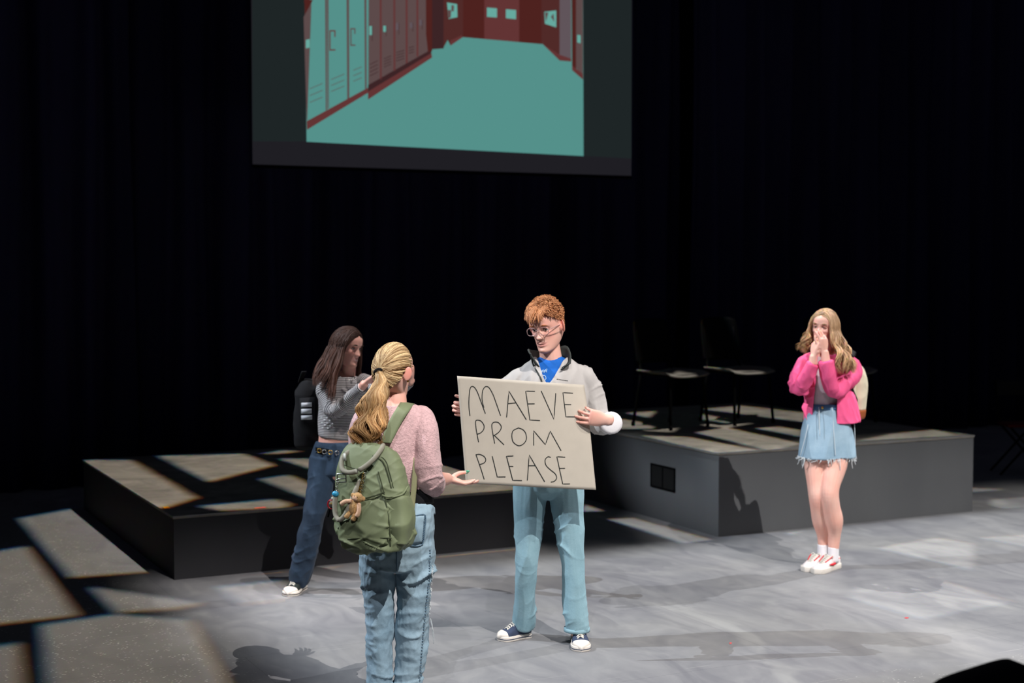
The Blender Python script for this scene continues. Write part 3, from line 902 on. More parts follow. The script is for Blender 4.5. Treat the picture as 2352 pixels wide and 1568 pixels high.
    def eyes(s, root, look=0.0, brow=(0.10, 0.05, 0.03), closed=False):
        for sx in (-1, 1):
            mb = MB(); mb.ball(s.w((sx * .031, .0660, .001)), .0125 * s.k, seg=20)
            e = mb.build('eye', M['white_eye'], root)
            mb = MB(); mb.ball(s.w((sx * .031 + look, .0748, -.0012)), .0052 * s.k, seg=16); mb.build('iris', M['iris'], e)
            mb = MB(); mb.ball(s.w((sx * .031, .0665, .0072 - (.0040 if closed else 0))), (.0140 * s.k, .0125 * s.k, .0118 * s.k), seg=20, R=s.R)
            mb.ball(s.w((sx * .031, .0655, -.0098 + (.0035 if closed else 0))), (.0135 * s.k, .0115 * s.k, .0085 * s.k), seg=20, R=s.R)
            mb.build('eyelid', M['lid'], e)
            mb = MB()
            mb.tube([s.w((sx * (.031 + q), .0790 - abs(q) * .30, .0052 - 14 * q * q - (.003 if closed else 0))) for q in (-.015, -.008, 0, .008, .015)], [.0012, .0022, .0026, .0022, .0012], m=3, seg=8)
            mb.build('eyelash', M['iris'], e)
            mb = MB()
            mb.tube([s.w((sx * (.032 + q), .0905 - abs(q + .002) * .32, .0245 - 9 * (q - .003) ** 2)) for q in (-.019, -.010, 0, .010, .020)], [.0016, .0036, .0038, .003, .0012], m=3, seg=8)
            mb.build('eyebrow', plain('brow', (*brow, 1), 0.8), root)
    def el(s, az, el, inf=0.0, ry=None):
        """point on the skull: azimuth from the face direction, elevation, both in degrees"""
        a, e = rad(az), rad(el)
        x, y, z = sin(a) * cos(e), cos(a) * cos(e), sin(e)
        rx = .0755 + inf; ryf = .088 + inf; ryb = .100 + inf; rz = .113 + inf
        return np.array((x * rx, y * (ryf if y > 0 else ryb), z * rz + .003))

def hand(mb, w0, f, n, thumb_side=1, curl=(20, 25, 15), k=1.0, spread=6, curls=None, thumb=None, palm_len=0.088, tips=None):
    """w0 wrist, f direction of the fingers, n the way the palm faces; returns finger tips"""
    w0 = np.array(w0, float); f = np.array(f, float); f /= np.linalg.norm(f)
    n = np.array(n, float); n = n - f * n.dot(f); n /= np.linalg.norm(n)
    s_ = np.cross(f, n) * thumb_side
    P = lambda a, b, c: w0 + (a * f + b * s_ + c * n) * k
    L = palm_len
    mb.loft([(*P(-.02, 0, 0), .027 * k, .020 * k), (*P(.015, .002, 0), .029 * k, .018 * k), (*P(L * .55, .001, -.001), .039 * k, .0165 * k),
             (*P(L * .92, 0, -.002), .041 * k, .0125 * k), (*P(L + .004, 0, -.001), .037 * k, .009 * k)], side=s_, seg=20, m=4)
    mb.ball(P(.032, .024, .008), np.array((.018, .018, .016)) * k, seg=14)
    lens = (.076, .084, .079, .062)
    out = []
    for i, ln in enumerate(lens):
        off = (.0305, .0105, -.0105, -.0300)[i]
        c_ = curls[i] if curls else curl
        base = P(L - .008 - (.003, 0, .003, .011)[i], off, 0)
        sp_ = rad(spread * (1.5, .5, -.5, -1.5)[i])
        d0 = f * cos(sp_) + s_ * sin(sp_)
        pts = [base - d0 * .015 * k, base]; a = 0; p = base
        rr = [.0088, .0092]
        for j, (fr, cc) in enumerate(zip((.46, .30, .24), c_)):
            a += rad(cc)
            d = d0 * cos(a) + n * sin(a)
            p = p + d * ln * fr * k; pts.append(p); rr.append((.0084, .0076, .0062)[j])
        mb.tube(pts, np.array(rr) * k * (.94 if i == 3 else 1), m=4, seg=12, dome=0.9)
        out.append(p)
    td = thumb if thumb is not None else [(.6, .75, .25), (.85, .45, .25), (.95, .25, .25)]
    p = P(.022, .022, .004); pts = [p]; rr = [.013]
    for (a, b, c), ln, r in zip(td, (.036, .034, .028), (.0118, .0102, .0078)):
        d = a * f + b * s_ + c * n; d /= np.linalg.norm(d)
        p = p + d * ln * k; pts.append(p); rr.append(r)
    mb.tube(pts, np.array(rr) * k, m=4, seg=12, dome=0.9)
    out.append(p)
    return out

SKIN = np.array((.80, .44, .355))
def body(fig, mb, heads=None, hands=(), voxel=.004, extra=None, **kw):
    V, F, N = union(mb, voxel, 1)
    col = np.tile(SKIN, (len(V), 1)).astype(float)
    m = nz(V, 9.0)
    col += m[:, None] * np.array((.03, -.05, -.05))
    if heads is not None: heads.paint(V, col, **kw)
    for c, r in hands:      # knuckles and finger ends are redder
        q = np.exp(-(np.linalg.norm(V - np.array(c), axis=1) / r) ** 2)
        col += q[:, None] * (np.array((.78, .34, .28)) - col) * 0.5
    if extra: extra(V, col)
    return mesh_obj('body', V, F, M['skin'], fig.root, color=np.clip(col, 0, 1))

def cloth(name, fig, mb, mat, voxel=.006, folds=(), keep=None, solid=0, chains=None, smooth=2, parent=None, drape=None, attr=None, along=None):
    """folds: (amplitude, frequency(s), ridged, seed)"""
    V, F, N = union(mb, voxel, smooth)
    for amp, fr, rg, seed in folds:
        V = V + N * (amp * nz(V, fr, seed, rg))[:, None]
    if drape: V = drape(V, N)
    if along:      # distance along the arms near the arms, height elsewhere
        pr_, ds_, _ = seg_param(V, along[0]); attr = np.where(ds_ < along[1], pr_, V[:, 2] * 1.25)
    if attr is None and chains: attr = seg_param(V, chains)[0]
    return mesh_obj(name, V, F, mat, parent or fig.root, keep=keep, solid=solid, attr=attr)

def knee_folds(chain, spots, seed=0.0):
    """creases across the limb at given distances along it: (distance, spread, amplitude)"""
    def fn(V, N):
        par, dist, ax = seg_param(V, chain)
        out = V.copy()
        wob = nz(V, 5.0, seed + 3.1) * 0.11 + nz(V, 2.0, seed + 8) * .06
        for s0, sd, amp in spots:
            g_ = np.exp(-((par - s0) / sd) ** 2)
            side = nz(V, 5.0, seed + s0 * 9)
            out += N * (g_ * amp * (2.2 * (1 - np.abs(np.sin((par + wob) * PI / 0.075))) ** 2.5 - .6) * np.clip(side * 1.8 + .35, 0, 1.2))[:, None]
        return out
    return fn

def strands(paths, radii, cols, seg=4):
    """many thin locks as one mesh; returns (V, F, color)"""
    V = []; F = []; C = []; n0 = 0
    a = np.arange(seg) * 2 * PI / seg
    for P, r, c in zip(paths, radii, cols):
        P = np.asarray(P, float); n = len(P)
        T = np.gradient(P, axis=0); T /= np.linalg.norm(T, axis=1)[:, None] + 1e-9
        ref = np.array((.31, .22, .92)); s_ = np.cross(T, ref); s_ /= np.linalg.norm(s_, axis=1)[:, None] + 1e-9
        d = np.cross(T, s_)
        t = np.linspace(0, 1, n); rr = r * np.clip(np.minimum(1, (1.02 - t) * 3.5), .06, 1)
        ring = P[:, None] + rr[:, None, None] * (np.cos(a)[None, :, None] * s_[:, None] + np.sin(a)[None, :, None] * d[:, None])
        V.append(ring.reshape(-1, 3))
        cc = np.asarray(c, float)
        cc = np.tile(cc, (n, 1)) if cc.ndim == 1 else np.array([cc[0] + (cc[1] - cc[0]) * q for q in t])
        C.append(np.repeat(cc, seg, 0))
        for i in range(n - 1):
            for j in range(seg):
                p = n0 + i * seg + j; q = n0 + i * seg + (j + 1) % seg
                F.append((p, q, q + seg, p + seg))
        n0 += n * seg
    return np.vstack(V), F, np.vstack(C)

def slerp(a, b, t):
    a = a / np.linalg.norm(a); b = b / np.linalg.norm(b)
    o = math.acos(max(-1, min(1, float(a @ b))))
    if o < 1e-4: return a
    return (sin((1 - t) * o) * a + sin(t * o) * b) / sin(o)
def skull(d, inf):
    x, y, z = d
    return np.array((x * (.0755 + inf), y * ((.088 if y > 0 else .100) + inf), z * (.113 + inf) + .003))
def dirv(az, el):
    a, e = rad(az), rad(el); return np.array((sin(a) * cos(e), cos(a) * cos(e), sin(e)))
HL = [(0, 38), (40, 36), (62, 22), (74, 8), (84, 16), (98, 12), (112, -14), (150, -46), (180, -50)]
def hairline(az):
    return float(np.interp(abs((az + 180) % 360 - 180), [q[0] for q in HL], [q[1] for q in HL]))

def hair_cap(h, inf=.006, hl=None):
    hl = hl or hairline
    V = []; F = []; n = 72; m = 40
    for i in range(m + 1):
        for j in range(n):
            az = j * 360 / n - 180
            e0 = hl(az); e = e0 + (90 - e0) * i / m
            V.append(h.w(skull(dirv(az, e), inf * min(1, .25 + i / 6))))
    for i in range(m):
        for j in range(n):
            F.append((i * n + j, i * n + (j + 1) % n, (i + 1) * n + (j + 1) % n, (i + 1) * n + j))
    return np.array(V), F

def build_hair(name, parent, capV, capF, capcol, sv):
    V, F, C = sv
    n = len(capV)
    V2 = np.vstack([capV, V]); F2 = list(capF) + [tuple(i + n for i in f) for f in F]
    C2 = np.vstack([np.tile(np.array(capcol, float), (n, 1)), C])
    return mesh_obj(name, V2, F2, M['hair'], parent, color=C2)

def shoe(fig, heel, toe, k=1.0, upper=None, style='canvas', name='shoe', zb=0.0, twist=0):
    """low shoe from heel to toe, both points on the ground"""
    heel = np.array(heel, float); toe = np.array(toe, float)
    d = toe - heel; d[2] = 0; Ln = np.linalg.norm(d); d /= Ln
    R = np.array((np.cross(d, (0, 0, 1)), d, (0, 0, 1))).T        # x right, y forward
    def T(P): return (np.atleast_2d(P) * np.array((1, Ln / .29, 1))) @ R.T + np.array((heel[0], heel[1], zb))
    out = [(0, .030), (.02, .036), (.07, .036), (.13, .037), (.19, .046), (.235, .047), (.27, .038), (.288, .018)]
    S = catmull(np.array(out), 5)
    def outline(gr, z0, z1):
        left = [(-w_ - gr, y, z0) for y, w_ in S]; right = [(w_ + gr, y, z0) for y, w_ in S[::-1]]
        lo = [(0, -.012 - gr * .5, z0)] + left + [(0, .298 + gr, z0)] + right
        n = len(lo); hi = [(x, y, z1) for x, y, _ in lo]
        V = T(np.array(lo + hi)); F = [(i, (i + 1) % n, n + (i + 1) % n, n + i) for i in range(n)] + [tuple(range(n))[::-1], tuple(range(n, 2 * n))]
        return V, F
    thick = .026 if style == 'canvas' else .034
    up = MB()
    secs = [(.000, .026, .075, .030), (.03, .034, .078, .0), (.07, .036, .080, .0), (.11, .036, .083, 0), (.15, .038, .072, 0), (.19, .043, .057, 0), (.23, .043, .046, 0), (.265, .034, .038, 0), (.285, .016, .028, 0)]
    rows = [(*T((0, y, (h + .01) / 2))[0], w_, (h - .01) / 2 + .006) for y, w_, h, _ in secs]
    up.loft(rows, side=tuple(R[:, 0]), seg=24, m=4, e=2.6)
    shoe_o = up.build(name, upper, fig.root)
    so_ = MB(); so_.add(*outline(.004, 0.0, thick)); sole = so_.build('sole', M['rubber'], shoe_o, bevel=.003)
    if style == 'canvas':
        tc = MB(); rows = [(*T((0, y, (h + .006) / 2))[0], w_ + .0025, (h) / 2 + .004) for y, w_, h in ((.238, .0435, .0455), (.250, .041, .043), (.268, .033, .038), (.287, .017, .028))]
        tc.loft(rows, side=tuple(R[:, 0]), seg=24, m=4, e=2.6); tc.build('toe_cap', M['rubber'], shoe_o)
        lo = MB(); so2 = outline(.0052, .010, .014); lo.add(*so2); lo.build('sole_stripe', M['navy'] if upper is M.get('navy') else M['black'], shoe_o)
    la = MB()
    for i in range(6):
        y = .115 + i * .018; h = np.interp(y, [.11, .15, .19, .23], [.089, .079, .063, .052]) + .002
        ww = .024 - i * .0012
        la.tube(T([(-ww, y, h - .010), (-ww * .4, y + .006, h + .001), (ww * .4, y + .009, h + .001), (ww, y + .014, h - .010)]), .0034, m=3, seg=8)
        la.tube(T([(ww, y, h - .010), (0, y + .006, h + .002), (-ww, y + .013, h - .010)]), .0028, m=3, seg=8)
    la.tube(T([(0, .112, .09), (.024, .104, .098), (.033, .118, .082), (.006, .118, .092)]), .003, m=4, seg=8)
    la.tube(T([(0, .112, .09), (-.026, .106, .098), (-.034, .122, .080), (-.006, .118, .092)]), .003, m=4, seg=8)
    la.build('laces', M['lace'], shoe_o)
    co_ = MB(); co_.loft([(*T((0, .045, .072))[0], .030, .040), (*T((0, .045, .088))[0], .031, .042)], side=tuple(R[:, 0]), m=1, dome=.1); co_.build('collar', M['shoe_lining'], shoe_o)
    return shoe_o, T
M['lid'] = plain('eyelid_skin', (.66, .33, .26, 1), .5)
M['rubber'] = plain('white_rubber', srgb(216, 208, 198), 0.5, var=.04)
M['lace'] = plain('cotton_lace', srgb(205, 200, 188), 0.9)
M['navy'] = plain('navy_canvas', srgb(52, 62, 84), 0.85, bump=.2, var=.12)
M['shoe_lining'] = plain('shoe_lining', srgb(150, 146, 140), 0.9)

# ================================================================== boy with the poster
boy = Fig(1258, 7.6, 'person with curly red hair and clear glasses holding the handwritten poster')
M['jeans_boy'] = denim_mat('light_blue_denim', srgb(136, 168, 178), srgb(108, 142, 154), patch=4)
M['jacket'] = plain('light_grey_fleece', srgb(176, 172, 169), 0.85, bump=.12, bs=300, var=.04)
M['jacket_dark'] = plain('dark_collar_cloth', srgb(58, 62, 60), 0.9, bump=.1)
M['blue_shirt'] = plain('bright_blue_cotton', srgb(18, 92, 178), 0.85, var=.06)
hc = boy.p(1256, 749, -.03)
bh = Head(hc, 151, -12, 5, 1.045, smile=.35)
# legs
legL = boy.q([(1222, 1085, 0, .088, .10), (1217, 1150, -.01, .082, .09), (1214, 1215, -.02, .069, .075), (1211, 1290, -.02, .061, .064), (1207, 1365, .03, .058, .062), (1203, 1434, .09, .056, .068)])
legR = boy.q([(1298, 1085, 0, .090, .10), (1303, 1150, -.02, .085, .09), (1308, 1215, -.04, .073, .076), (1315, 1290, -.06, .065, .066), (1320, 1370, -.06, .063, .064), (1325, 1445, -.05, .063, .066)])
pel = boy.q([(1262, 1000, 0, .155, .105), (1261, 1050, 0, .168, .115), (1260, 1095, 0, .172, .12), (1260, 1122, 0, .165, .11)])
tor = boy.q([(1262, 1095, 0, .178, .13), (1263, 1040, 0, .172, .125), (1264, 980, 0, .178, .125), (1265, 920, 0, .195, .13), (1266, 880, 0, .192, .12), (1266, 858, .0, .178, .105), (1266, 842, .0, .152, .088), (1266, 827, .0, .105, .072), (1266, 816, 0, .062, .06)])
armL = boy.q([(1222, 858, 0, .036), (1200, 864, 0, .052), (1182, 882, 0, .060), (1150, 915, .02, .056), (1128, 955, .0, .052), (1108, 955, -.16, .046), (1090, 950, -.255, .042)])
armR = boy.q([(1308, 856, 0, .036), (1332, 862, 0, .056), (1352, 888, .02, .063), (1366, 925, .03, .060), (1375, 965, .0, .056), (1388, 975, -.12, .050), (1400, 972, -.22, .046)])
mb = MB(); bh.add(mb)
shrink = lambda S_, d: [(*s_[:3], max(.02, s_[3] - d), max(.02, s_[4] - d)) for s_ in S_]
mb.loft(boy.q([(1266, 838, .01, .062, .062), (1264, 812, .0, .056, .058), (1260, 785, -.005, .054, .058), (1257, 762, -.01, .05, .055)]))
mb.loft(shrink(tor, .030)); mb.loft(shrink(pel, .03))
for lg in (legL, legR): mb.loft(shrink(lg, .022)); 
for lg in (legL, legR): mb.loft([(*lg[-1][:3], .035, .04), (lg[-1][0], lg[-1][1], .05, .032, .04)], m=2)
mb.loft(shrink(armL[2:], .024)); mb.loft(shrink(armR[2:], .026))
wL = boy.p(1086, 944, -.285); wR = boy.p(1396, 963, -.262)
mb.tube([armL[-1][:3], wL], [.026, .026], m=2); mb.tube([armR[-1][:3], wR], [.028, .027], m=2)
tl = hand(mb, wL, (-1, -.05, .18), (0, -1, 0), thumb_side=1, curls=[(30, 92, 50), (30, 92, 48), (32, 92, 46), (34, 90, 46)], spread=1, k=.95, palm_len=.082,
          thumb=[(.5, .7, -.1), (.9, .3, .0), (1, .1, .05)])
tr = hand(mb, wR, (-1, -.22, .16), (.2, 1, .1), thumb_side=1, curls=[(16, 10, 6), (14, 14, 8), (16, 22, 14), (22, 30, 20)], spread=5, k=1.02, thumb=[(.4, .5, .9), (.8, .2, .6), (.9, .1, .2)])
bb = body(boy, mb, bh, hands=[(boy.p(1055, 932, -.3), .06), (boy.p(1350, 950, -.3), .07)], voxel=.0034, lip=(.70, .26, .24), flush=1.2, open_=.0045)
bh.eyes(boy.root, look=-.002, brow=(.42, .16, .06))
# glasses
M['clear_frame'] = plain('clear_frame', srgb(178, 148, 146), 0.15, spec=.6)
tg = NT('lens'); tg.set(Base_Color=(1, 1, 1, 1), Roughness=0.02, Transmission_Weight=1.0, IOR=1.02, Alpha=0.25); M['lens'] = tg.m
gl = MB()
for sx in (-1, 1):
    a = np.arange(25) * 2 * PI / 24
    pts = [(sx * .034 + .0255 * np.sign(cos(q)) * abs(cos(q)) ** .6, .100 - .06 * abs(sx * .034 + .0255 * cos(q)) ** 1.2, -.003 + .0185 * np.sign(sin(q)) * abs(sin(q)) ** .7) for q in a]
    gl.tube(bh.w(pts), .0017, m=1, seg=8, cap=False)
    gl.tube(bh.w([(sx * .060, .096, .004), (sx * .074, .05, .006), (sx * .077, -.005, .004), (sx * .074, -.022, -.012)]), .0020, m=4, seg=8)
gl.tube(bh.w([(-.009, .099, .002), (0, .102, .006), (.009, .099, .002)]), .0022, m=3, seg=8)
g_ = gl.build('glasses', M['clear_frame'], boy.root)
for sx in (-1, 1):
    m_ = MB(); a = np.arange(24) * 2 * PI / 24
    m_.add(bh.w([(sx * .034 + .0245 * np.sign(cos(q)) * abs(cos(q)) ** .6, .0985 - .06 * abs(sx * .034 + .0245 * cos(q)) ** 1.2, -.003 + .0175 * np.sign(sin(q)) * abs(sin(q)) ** .7) for q in a]), [tuple(range(24))])
    m_.build('lens', M['lens'], g_)
# curly hair: high on top, short at the sides
def hl_boy(az):
    a = abs((az + 180) % 360 - 180); return float(np.interp(a, [0, 40, 62, 80, 92, 110, 150, 180], [42, 40, 28, 12, 16, 4, -22, -28]))
P = []; Rr = []; Cc = []
for i in range(1900):
    az = random.uniform(-180, 180); e0 = hl_boy(az); el = math.degrees(math.asin(random.uniform(sin(rad(e0)), 1)))
    d = dirv(az, el); top = max(0, min(1, (el - 12) / 35)); fr = max(0, cos(rad(az)))
    sm = max(0., min(1., (72 - el) / 25)); ln = .012 + .040 * top + .018 * top * fr * random.random() * sm + .016 * max(0, fr - .3) * sm
    ln *= 1.0 + .55 * noise.noise(Vector((d[0] * 3.2, d[1] * 3.2, d[2] * 3.2 + 4)))
    b = skull(d, .001 + .003 * top)
    up_ = d * .8 + np.array((0, .45 * fr * top, .30 * top)); up_ /= np.linalg.norm(up_)
    ph = random.uniform(0, 6.3); cr = random.uniform(.005, .012) * (.4 + .6 * top)
    s1 = np.cross(up_, (.3, .5, .7)); s1 /= np.linalg.norm(s1); s2 = np.cross(up_, s1)
    pts = []
    tw = random.uniform(4, 7.5)
    for t in np.linspace(0, 1, 8):
        pts.append(b + up_ * ln * t * (1 - .25 * t) + cr * t ** .5 * (cos(ph + tw * t) * s1 + sin(ph + tw * t) * s2) + np.array((0, .35 * fr, -1.0)) * ln * (.75 * fr + .2) * t * t * (.25 + .75 * sm))
    P.append(bh.w(pts)); Rr.append(random.uniform(.0028, .0048) * (1 if top > .3 else .7))
    q = random.random(); c0 = np.array((.30, .105, .04)) * (1 - q) + np.array((.60, .28, .13)) * q
    Cc.append(c0 * random.uniform(.7, 1.1))
cv, cf = hair_cap(bh, .004, hl_boy)
build_hair('hair', boy.root, cv, cf, (.30, .10, .035), strands(P, Rr, Cc))
# trousers
ch_ = [([s_[:3] for s_ in legL], 0), ([s_[:3] for s_ in legR], 0)]
mb = MB(); mb.loft(pel); mb.loft(legL, dome=.05); mb.loft(legR, dome=.05)
cloth('jeans', boy, mb, M['jeans_boy'], .0055, folds=[(.006, (7, 7, 3.0), True, 1.3), (.0025, (18, 18, 6), True, 4.0)],
      drape=knee_folds(ch_, [(.30, .07, .004), (.42, .08, .005), (.70, .07, .007), (.18, .06, .003)], 2.0))
for lg in (legL, legR):     # turned hem and outer seam
    m_ = MB(); e_ = lg[-1]
    m_.loft([(e_[0], e_[1], e_[2] + .012, e_[3] + .004, e_[4] + .004), (e_[0], e_[1], e_[2] - .008, e_[3] + .005, e_[4] + .005)], m=2, dome=.05); m_.build('jeans_hem', M['jeans_boy'], boy.root)
# shirt, jacket
mb = MB(); mb.loft(shrink(tor, .016)); mb.loft(boy.q([(1266, 842, 0, .085, .075), (1266, 828, 0, .068, .066)]), m=2, dome=.1)
ts = cloth('t_shirt', boy, mb, M['blue_shirt'], .006, folds=[(.002, 14, False, 2.0)])
mb = MB(); mb.loft(tor); mb.loft(armL, dome=.1); mb.loft(armR, dome=.1)
nb = boy.p(1266, 820, 0)
zt_, zv = boy.p(1266, 815, -.1)[2], boy.p(1262, 882, -.13)[2]
xc = boy.p(1258, 870, -.13)[0]
def keep_j(C):
    x, y, z = C.T
    hw = .004 + .072 * np.clip((z - zv) / (zt_ - zv), 0, 1) ** .8
    hole = (y < 0.0) & (z > zv) & (np.abs(x - xc - .02 * (z - zv) / (zt_ - zv)) < hw)
    neck = (z > nb[2] - .012) & (np.hypot(x - nb[0], y) < .085)
    return ~(hole | neck)
jc = [([s_[:3] for s_ in armL], 0), ([s_[:3] for s_ in armR], 0), ([s_[:3] for s_ in tor], 0)]
jk = cloth('jacket', boy, mb, M['jacket'], .0055, folds=[(.006, (6, 6, 4), True, 5.5), (.0045, (17, 17, 6), True, 2.0)], keep=keep_j, solid=.004, chains=jc,
      drape=knee_folds(jc[:2], [(.36, .07, .006), (.12, .06, .004)], 6.0))
# collar wings, zip, cuffs
def ribbon(rows, name, mat, parent, solid=.003, m=4):
    """rows of (left point, right point)"""
    A = catmull(np.array([r[0] for r in rows]), m); B = catmull(np.array([r[1] for r in rows]), m); n = len(A)
    V = []; F = []
    for k in range(5):
        t = k / 4; V.append(A * (1 - t) + B * t)
    V = np.vstack(V)
    for k in range(4):
        for i in range(n - 1): F.append((k * n + i, k * n + i + 1, (k + 1) * n + i + 1, (k + 1) * n + i))
    return MB().add(V, F).build(name, mat, parent, solid=solid)
bp = boy.p
# the collar stands up round the neck and flares at the front
rows = [(bp(1240, 842, -.118), bp(1216, 808, -.118)), (bp(1231, 836, -.07), bp(1214, 801, -.075)), (bp(1229, 830, .02), bp(1225, 804, .03)), (bp(1262, 824, .072), bp(1262, 806, .078)),
        (bp(1294, 822, .03), bp(1297, 793, .032)), (bp(1303, 834, -.05), bp(1309, 812, -.06)), (bp(1287, 848, -.112), bp(1310, 833, -.112))]
ribbon(rows, 'collar', M['jacket_dark'], boy.root, .006)
sj = surf(boy, jk, .002)
zl = MB(); zl.tube([bp(1219, 812, -.12), sj(1225, 838), sj(1235, 856), sj(1243, 872), sj(1246, 886)], .0042, m=4, seg=8)
zl.tube([bp(1309, 834, -.118), sj(1292, 844), sj(1275, 855), sj(1260, 868), sj(1250, 882)], .0042, m=4, seg=8)
zl.build('zip', M['jacket_dark'], boy.root)
cf_ = MB()
e_ = np.array(armR[-1][:3]); d_ = e_ - np.array(armR[-2][:3]); d_ /= np.linalg.norm(d_)
cf_.loft([(*(e_ - d_ * .03), .052, .052), (*e_, .056, .056), (*(e_ + d_ * .035), .058, .057)], m=4, dome=.15); cf_.build('cuff', plain('white_cuff', srgb(214, 212, 214), .85, bump=.1), boy.root)
# logo word on the chest and print on the shirt: small marks too soft to read in the photo
def dashes(pts, r, name, mat, parent):
    m_ = MB()
    for a, b in pts: m_.tube([a, (np.array(a) + np.array(b)) / 2, b], r, m=1, seg=6)
    return m_.build(name, mat, parent)
sj = surf(boy, jk, .001)
lg_ = [(sj(1279 + i * 2.9, 870.5 + i * .45), sj(1279 + i * 2.9 + 1.9, 870.7 + i * .45)) for i in range(9)]
dashes(lg_, .0016, 'chest_logo', M['jacket_dark'], boy.root)
M['print'] = plain('white_print', srgb(170, 200, 226), .8)
sj = surf(boy, ts, .001)
pr = [(sj(1241 + i * 2.8, 856 + (i % 2) * 2 - i * .6), sj(1242 + i * 2.8, 852 - (i % 3) - i * .6)) for i in range(6)]
a = np.arange(10) * 2 * PI / 9
cc0 = [sj(1249 + 5 * cos(q), 868 + 6 * sin(q)) for q in a]; pr += list(zip(cc0[:-1], cc0[1:]))
dashes(pr, .0022, 'shirt_print', M['print'], boy.root)
shoe(boy, boy.p(1214, 1451, .11) * (1, 1, 0), boy.p(1146, 1471, .02) * (1, 1, 0), upper=M['navy'])
shoe(boy, boy.p(1327, 1450, .05) * (1, 1, 0), boy.p(1336, 1494, -.20) * (1, 1, 0), upper=M['navy'])

# ---- poster
pc = {k: boy.p(*v) for k, v in dict(tl=(1050, 863, -.36), tr=(1345, 884, -.235), br=(1369, 1125, -.255), bl=(1070, 1110, -.37)).items()}
po = boy.p(1208, 995, -.30)
pw = RFtoW(po[0] + boy.r, po[1] + boy.f, po[2])
poster = empty('poster', (pw.x, pw.y, pw.z), -YAW)
tag(poster, 'large white poster board with handwritten black letters held by the person in glasses', 'poster')
nrm = np.cross(pc['tr'] - pc['tl'], pc['bl'] - pc['tl']); nrm /= np.linalg.norm(nrm)
if nrm[1] > 0: nrm = -nrm
def pt(u, v, off=0.0):
    a = pc['tl'] * (1 - u) + pc['tr'] * u; b = pc['bl'] * (1 - u) + pc['br'] * u
    p = a * (1 - v) + b * v
    bend = .012 * sin(PI * u) * (1 - .5 * v) - .004 * sin(2 * PI * u) + .006 * sin(PI * v) * sin(3 * u)
    curl = -.028 * max(0, u - .80) ** 1.5 / .09 * max(0, .32 - v) / .32
    return p + nrm * (bend + curl + off) - po
nu, nv = 44, 32
V = [pt(i / (nu - 1), j / (nv - 1)) for j in range(nv) for i in range(nu)]
F = [(j * nu + i, j * nu + i + 1, (j + 1) * nu + i + 1, (j + 1) * nu + i) for j in range(nv - 1) for i in range(nu - 1)]
M['board'] = plain('poster_card', srgb(182, 174, 161), 0.7, var=.03)
MB().add(V, F).build('board', M['board'], poster, solid=.003)
def inv_bil(px, py):
    # pixel -> (u, v) on the sheet, by the corner pixels
    c = [np.array(q, float) for q in ((1050, 863), (1345, 884), (1369, 1125), (1070, 1110))]
    u, v = .5, .5
    for _ in range(20):
        p = c[0] * (1 - u) * (1 - v) + c[1] * u * (1 - v) + c[2] * u * v + c[3] * (1 - u) * v
        e = np.array((px, py)) - p
        J = np.array(((c[1] - c[0]) * (1 - v) + (c[2] - c[3]) * v, (c[3] - c[0]) * (1 - u) + (c[2] - c[1]) * u)).T
        du = np.linalg.solve(J, e); u += du[0]; v += du[1]
    return u, v
STROKES = [
    'c 298,575 286,470 288,350 300,262 320,238 350,250 385,310 425,420 472,548', 'c 455,480 436,390 440,300 462,250 490,238 520,258 560,330 600,440 646,572',
    'l 716,590 742,290 940,618', 'l 730,436 825,426',
    'l 1038,292 935,290 982,624 1096,630', 'l 955,438 1034,437',
    'l 1115,290 1262,618 1285,318',
    'l 1490,316 1370,308 1404,588 1526,590', 'l 1385,446 1466,448',
    'c 396,880 370,740 362,650 380,628 425,640 458,690 452,740 420,775 385,790',
    'c 580,896 555,760 548,680 572,652 620,655 655,700 640,750 605,785 572,805', 'l 578,806 686,912',
    'c 850,716 790,750 776,810 792,880 850,922 905,905 942,850 935,780 900,735 850,716',
    'l 1028,916 1026,748 1162,910 1218,752 1345,978',
    'c 462,1314 420,1180 385,1080 368,1030', 'c 368,1030 410,1026 460,1050 480,1090 460,1125 412,1144',
    'l 554,1050 612,1288 704,1287',
    'l 792,1042 716,1046 790,1326 892,1328', 'l 752,1164 792,1164',
    'l 958,1324 976,1030 1156,1340', 'l 966,1155 1042,1155',
    'c 1224,1056 1190,1052 1160,1090 1172,1150 1220,1200 1280,1250 1296,1300 1270,1335 1232,1345',
    'l 1392,1056 1297,1050 1368,1368 1450,1368', 'l 1328,1186 1390,1186']
M['marker'] = plain('black_marker', srgb(38, 40, 38), 0.6)
mb = MB()
for s_ in STROKES:
    kind, rest = s_.split(' ', 1)
    pts = [tuple(map(float, q.split(','))) for q in rest.split()]
    if kind == 'c': pts = [tuple(q) for q in catmull(np.array(pts), 5)]
    else:
        o_ = []
        for a, b in zip(pts[:-1], pts[1:]): o_ += [(a[0] + (b[0] - a[0]) * t, a[1] + (b[1] - a[1]) * t) for t in (0, .2, .4, .6, .8)]
        pts = o_ + [pts[-1]]
    uvs = [inv_bil(1020 + x / 5.057, 840 + y / 5.057) for x, y in pts]
    P3 = np.array([pt(u, v, .0012) for u, v in uvs])
    n = len(P3); T = np.gradient(P3, axis=0); T /= np.linalg.norm(T, axis=1)[:, None]
    sd = np.cross(T, nrm); hw = .0022
    P3[0] -= T[0] * .0015; P3[-1] += T[-1] * .0015
    mb.add(np.vstack([P3 + sd * hw, P3 - sd * hw]), [(i, i + 1, n + i + 1, n + i) for i in range(n - 1)])
mb.build('lettering', M['marker'], poster, solid=.0004, smooth=False)

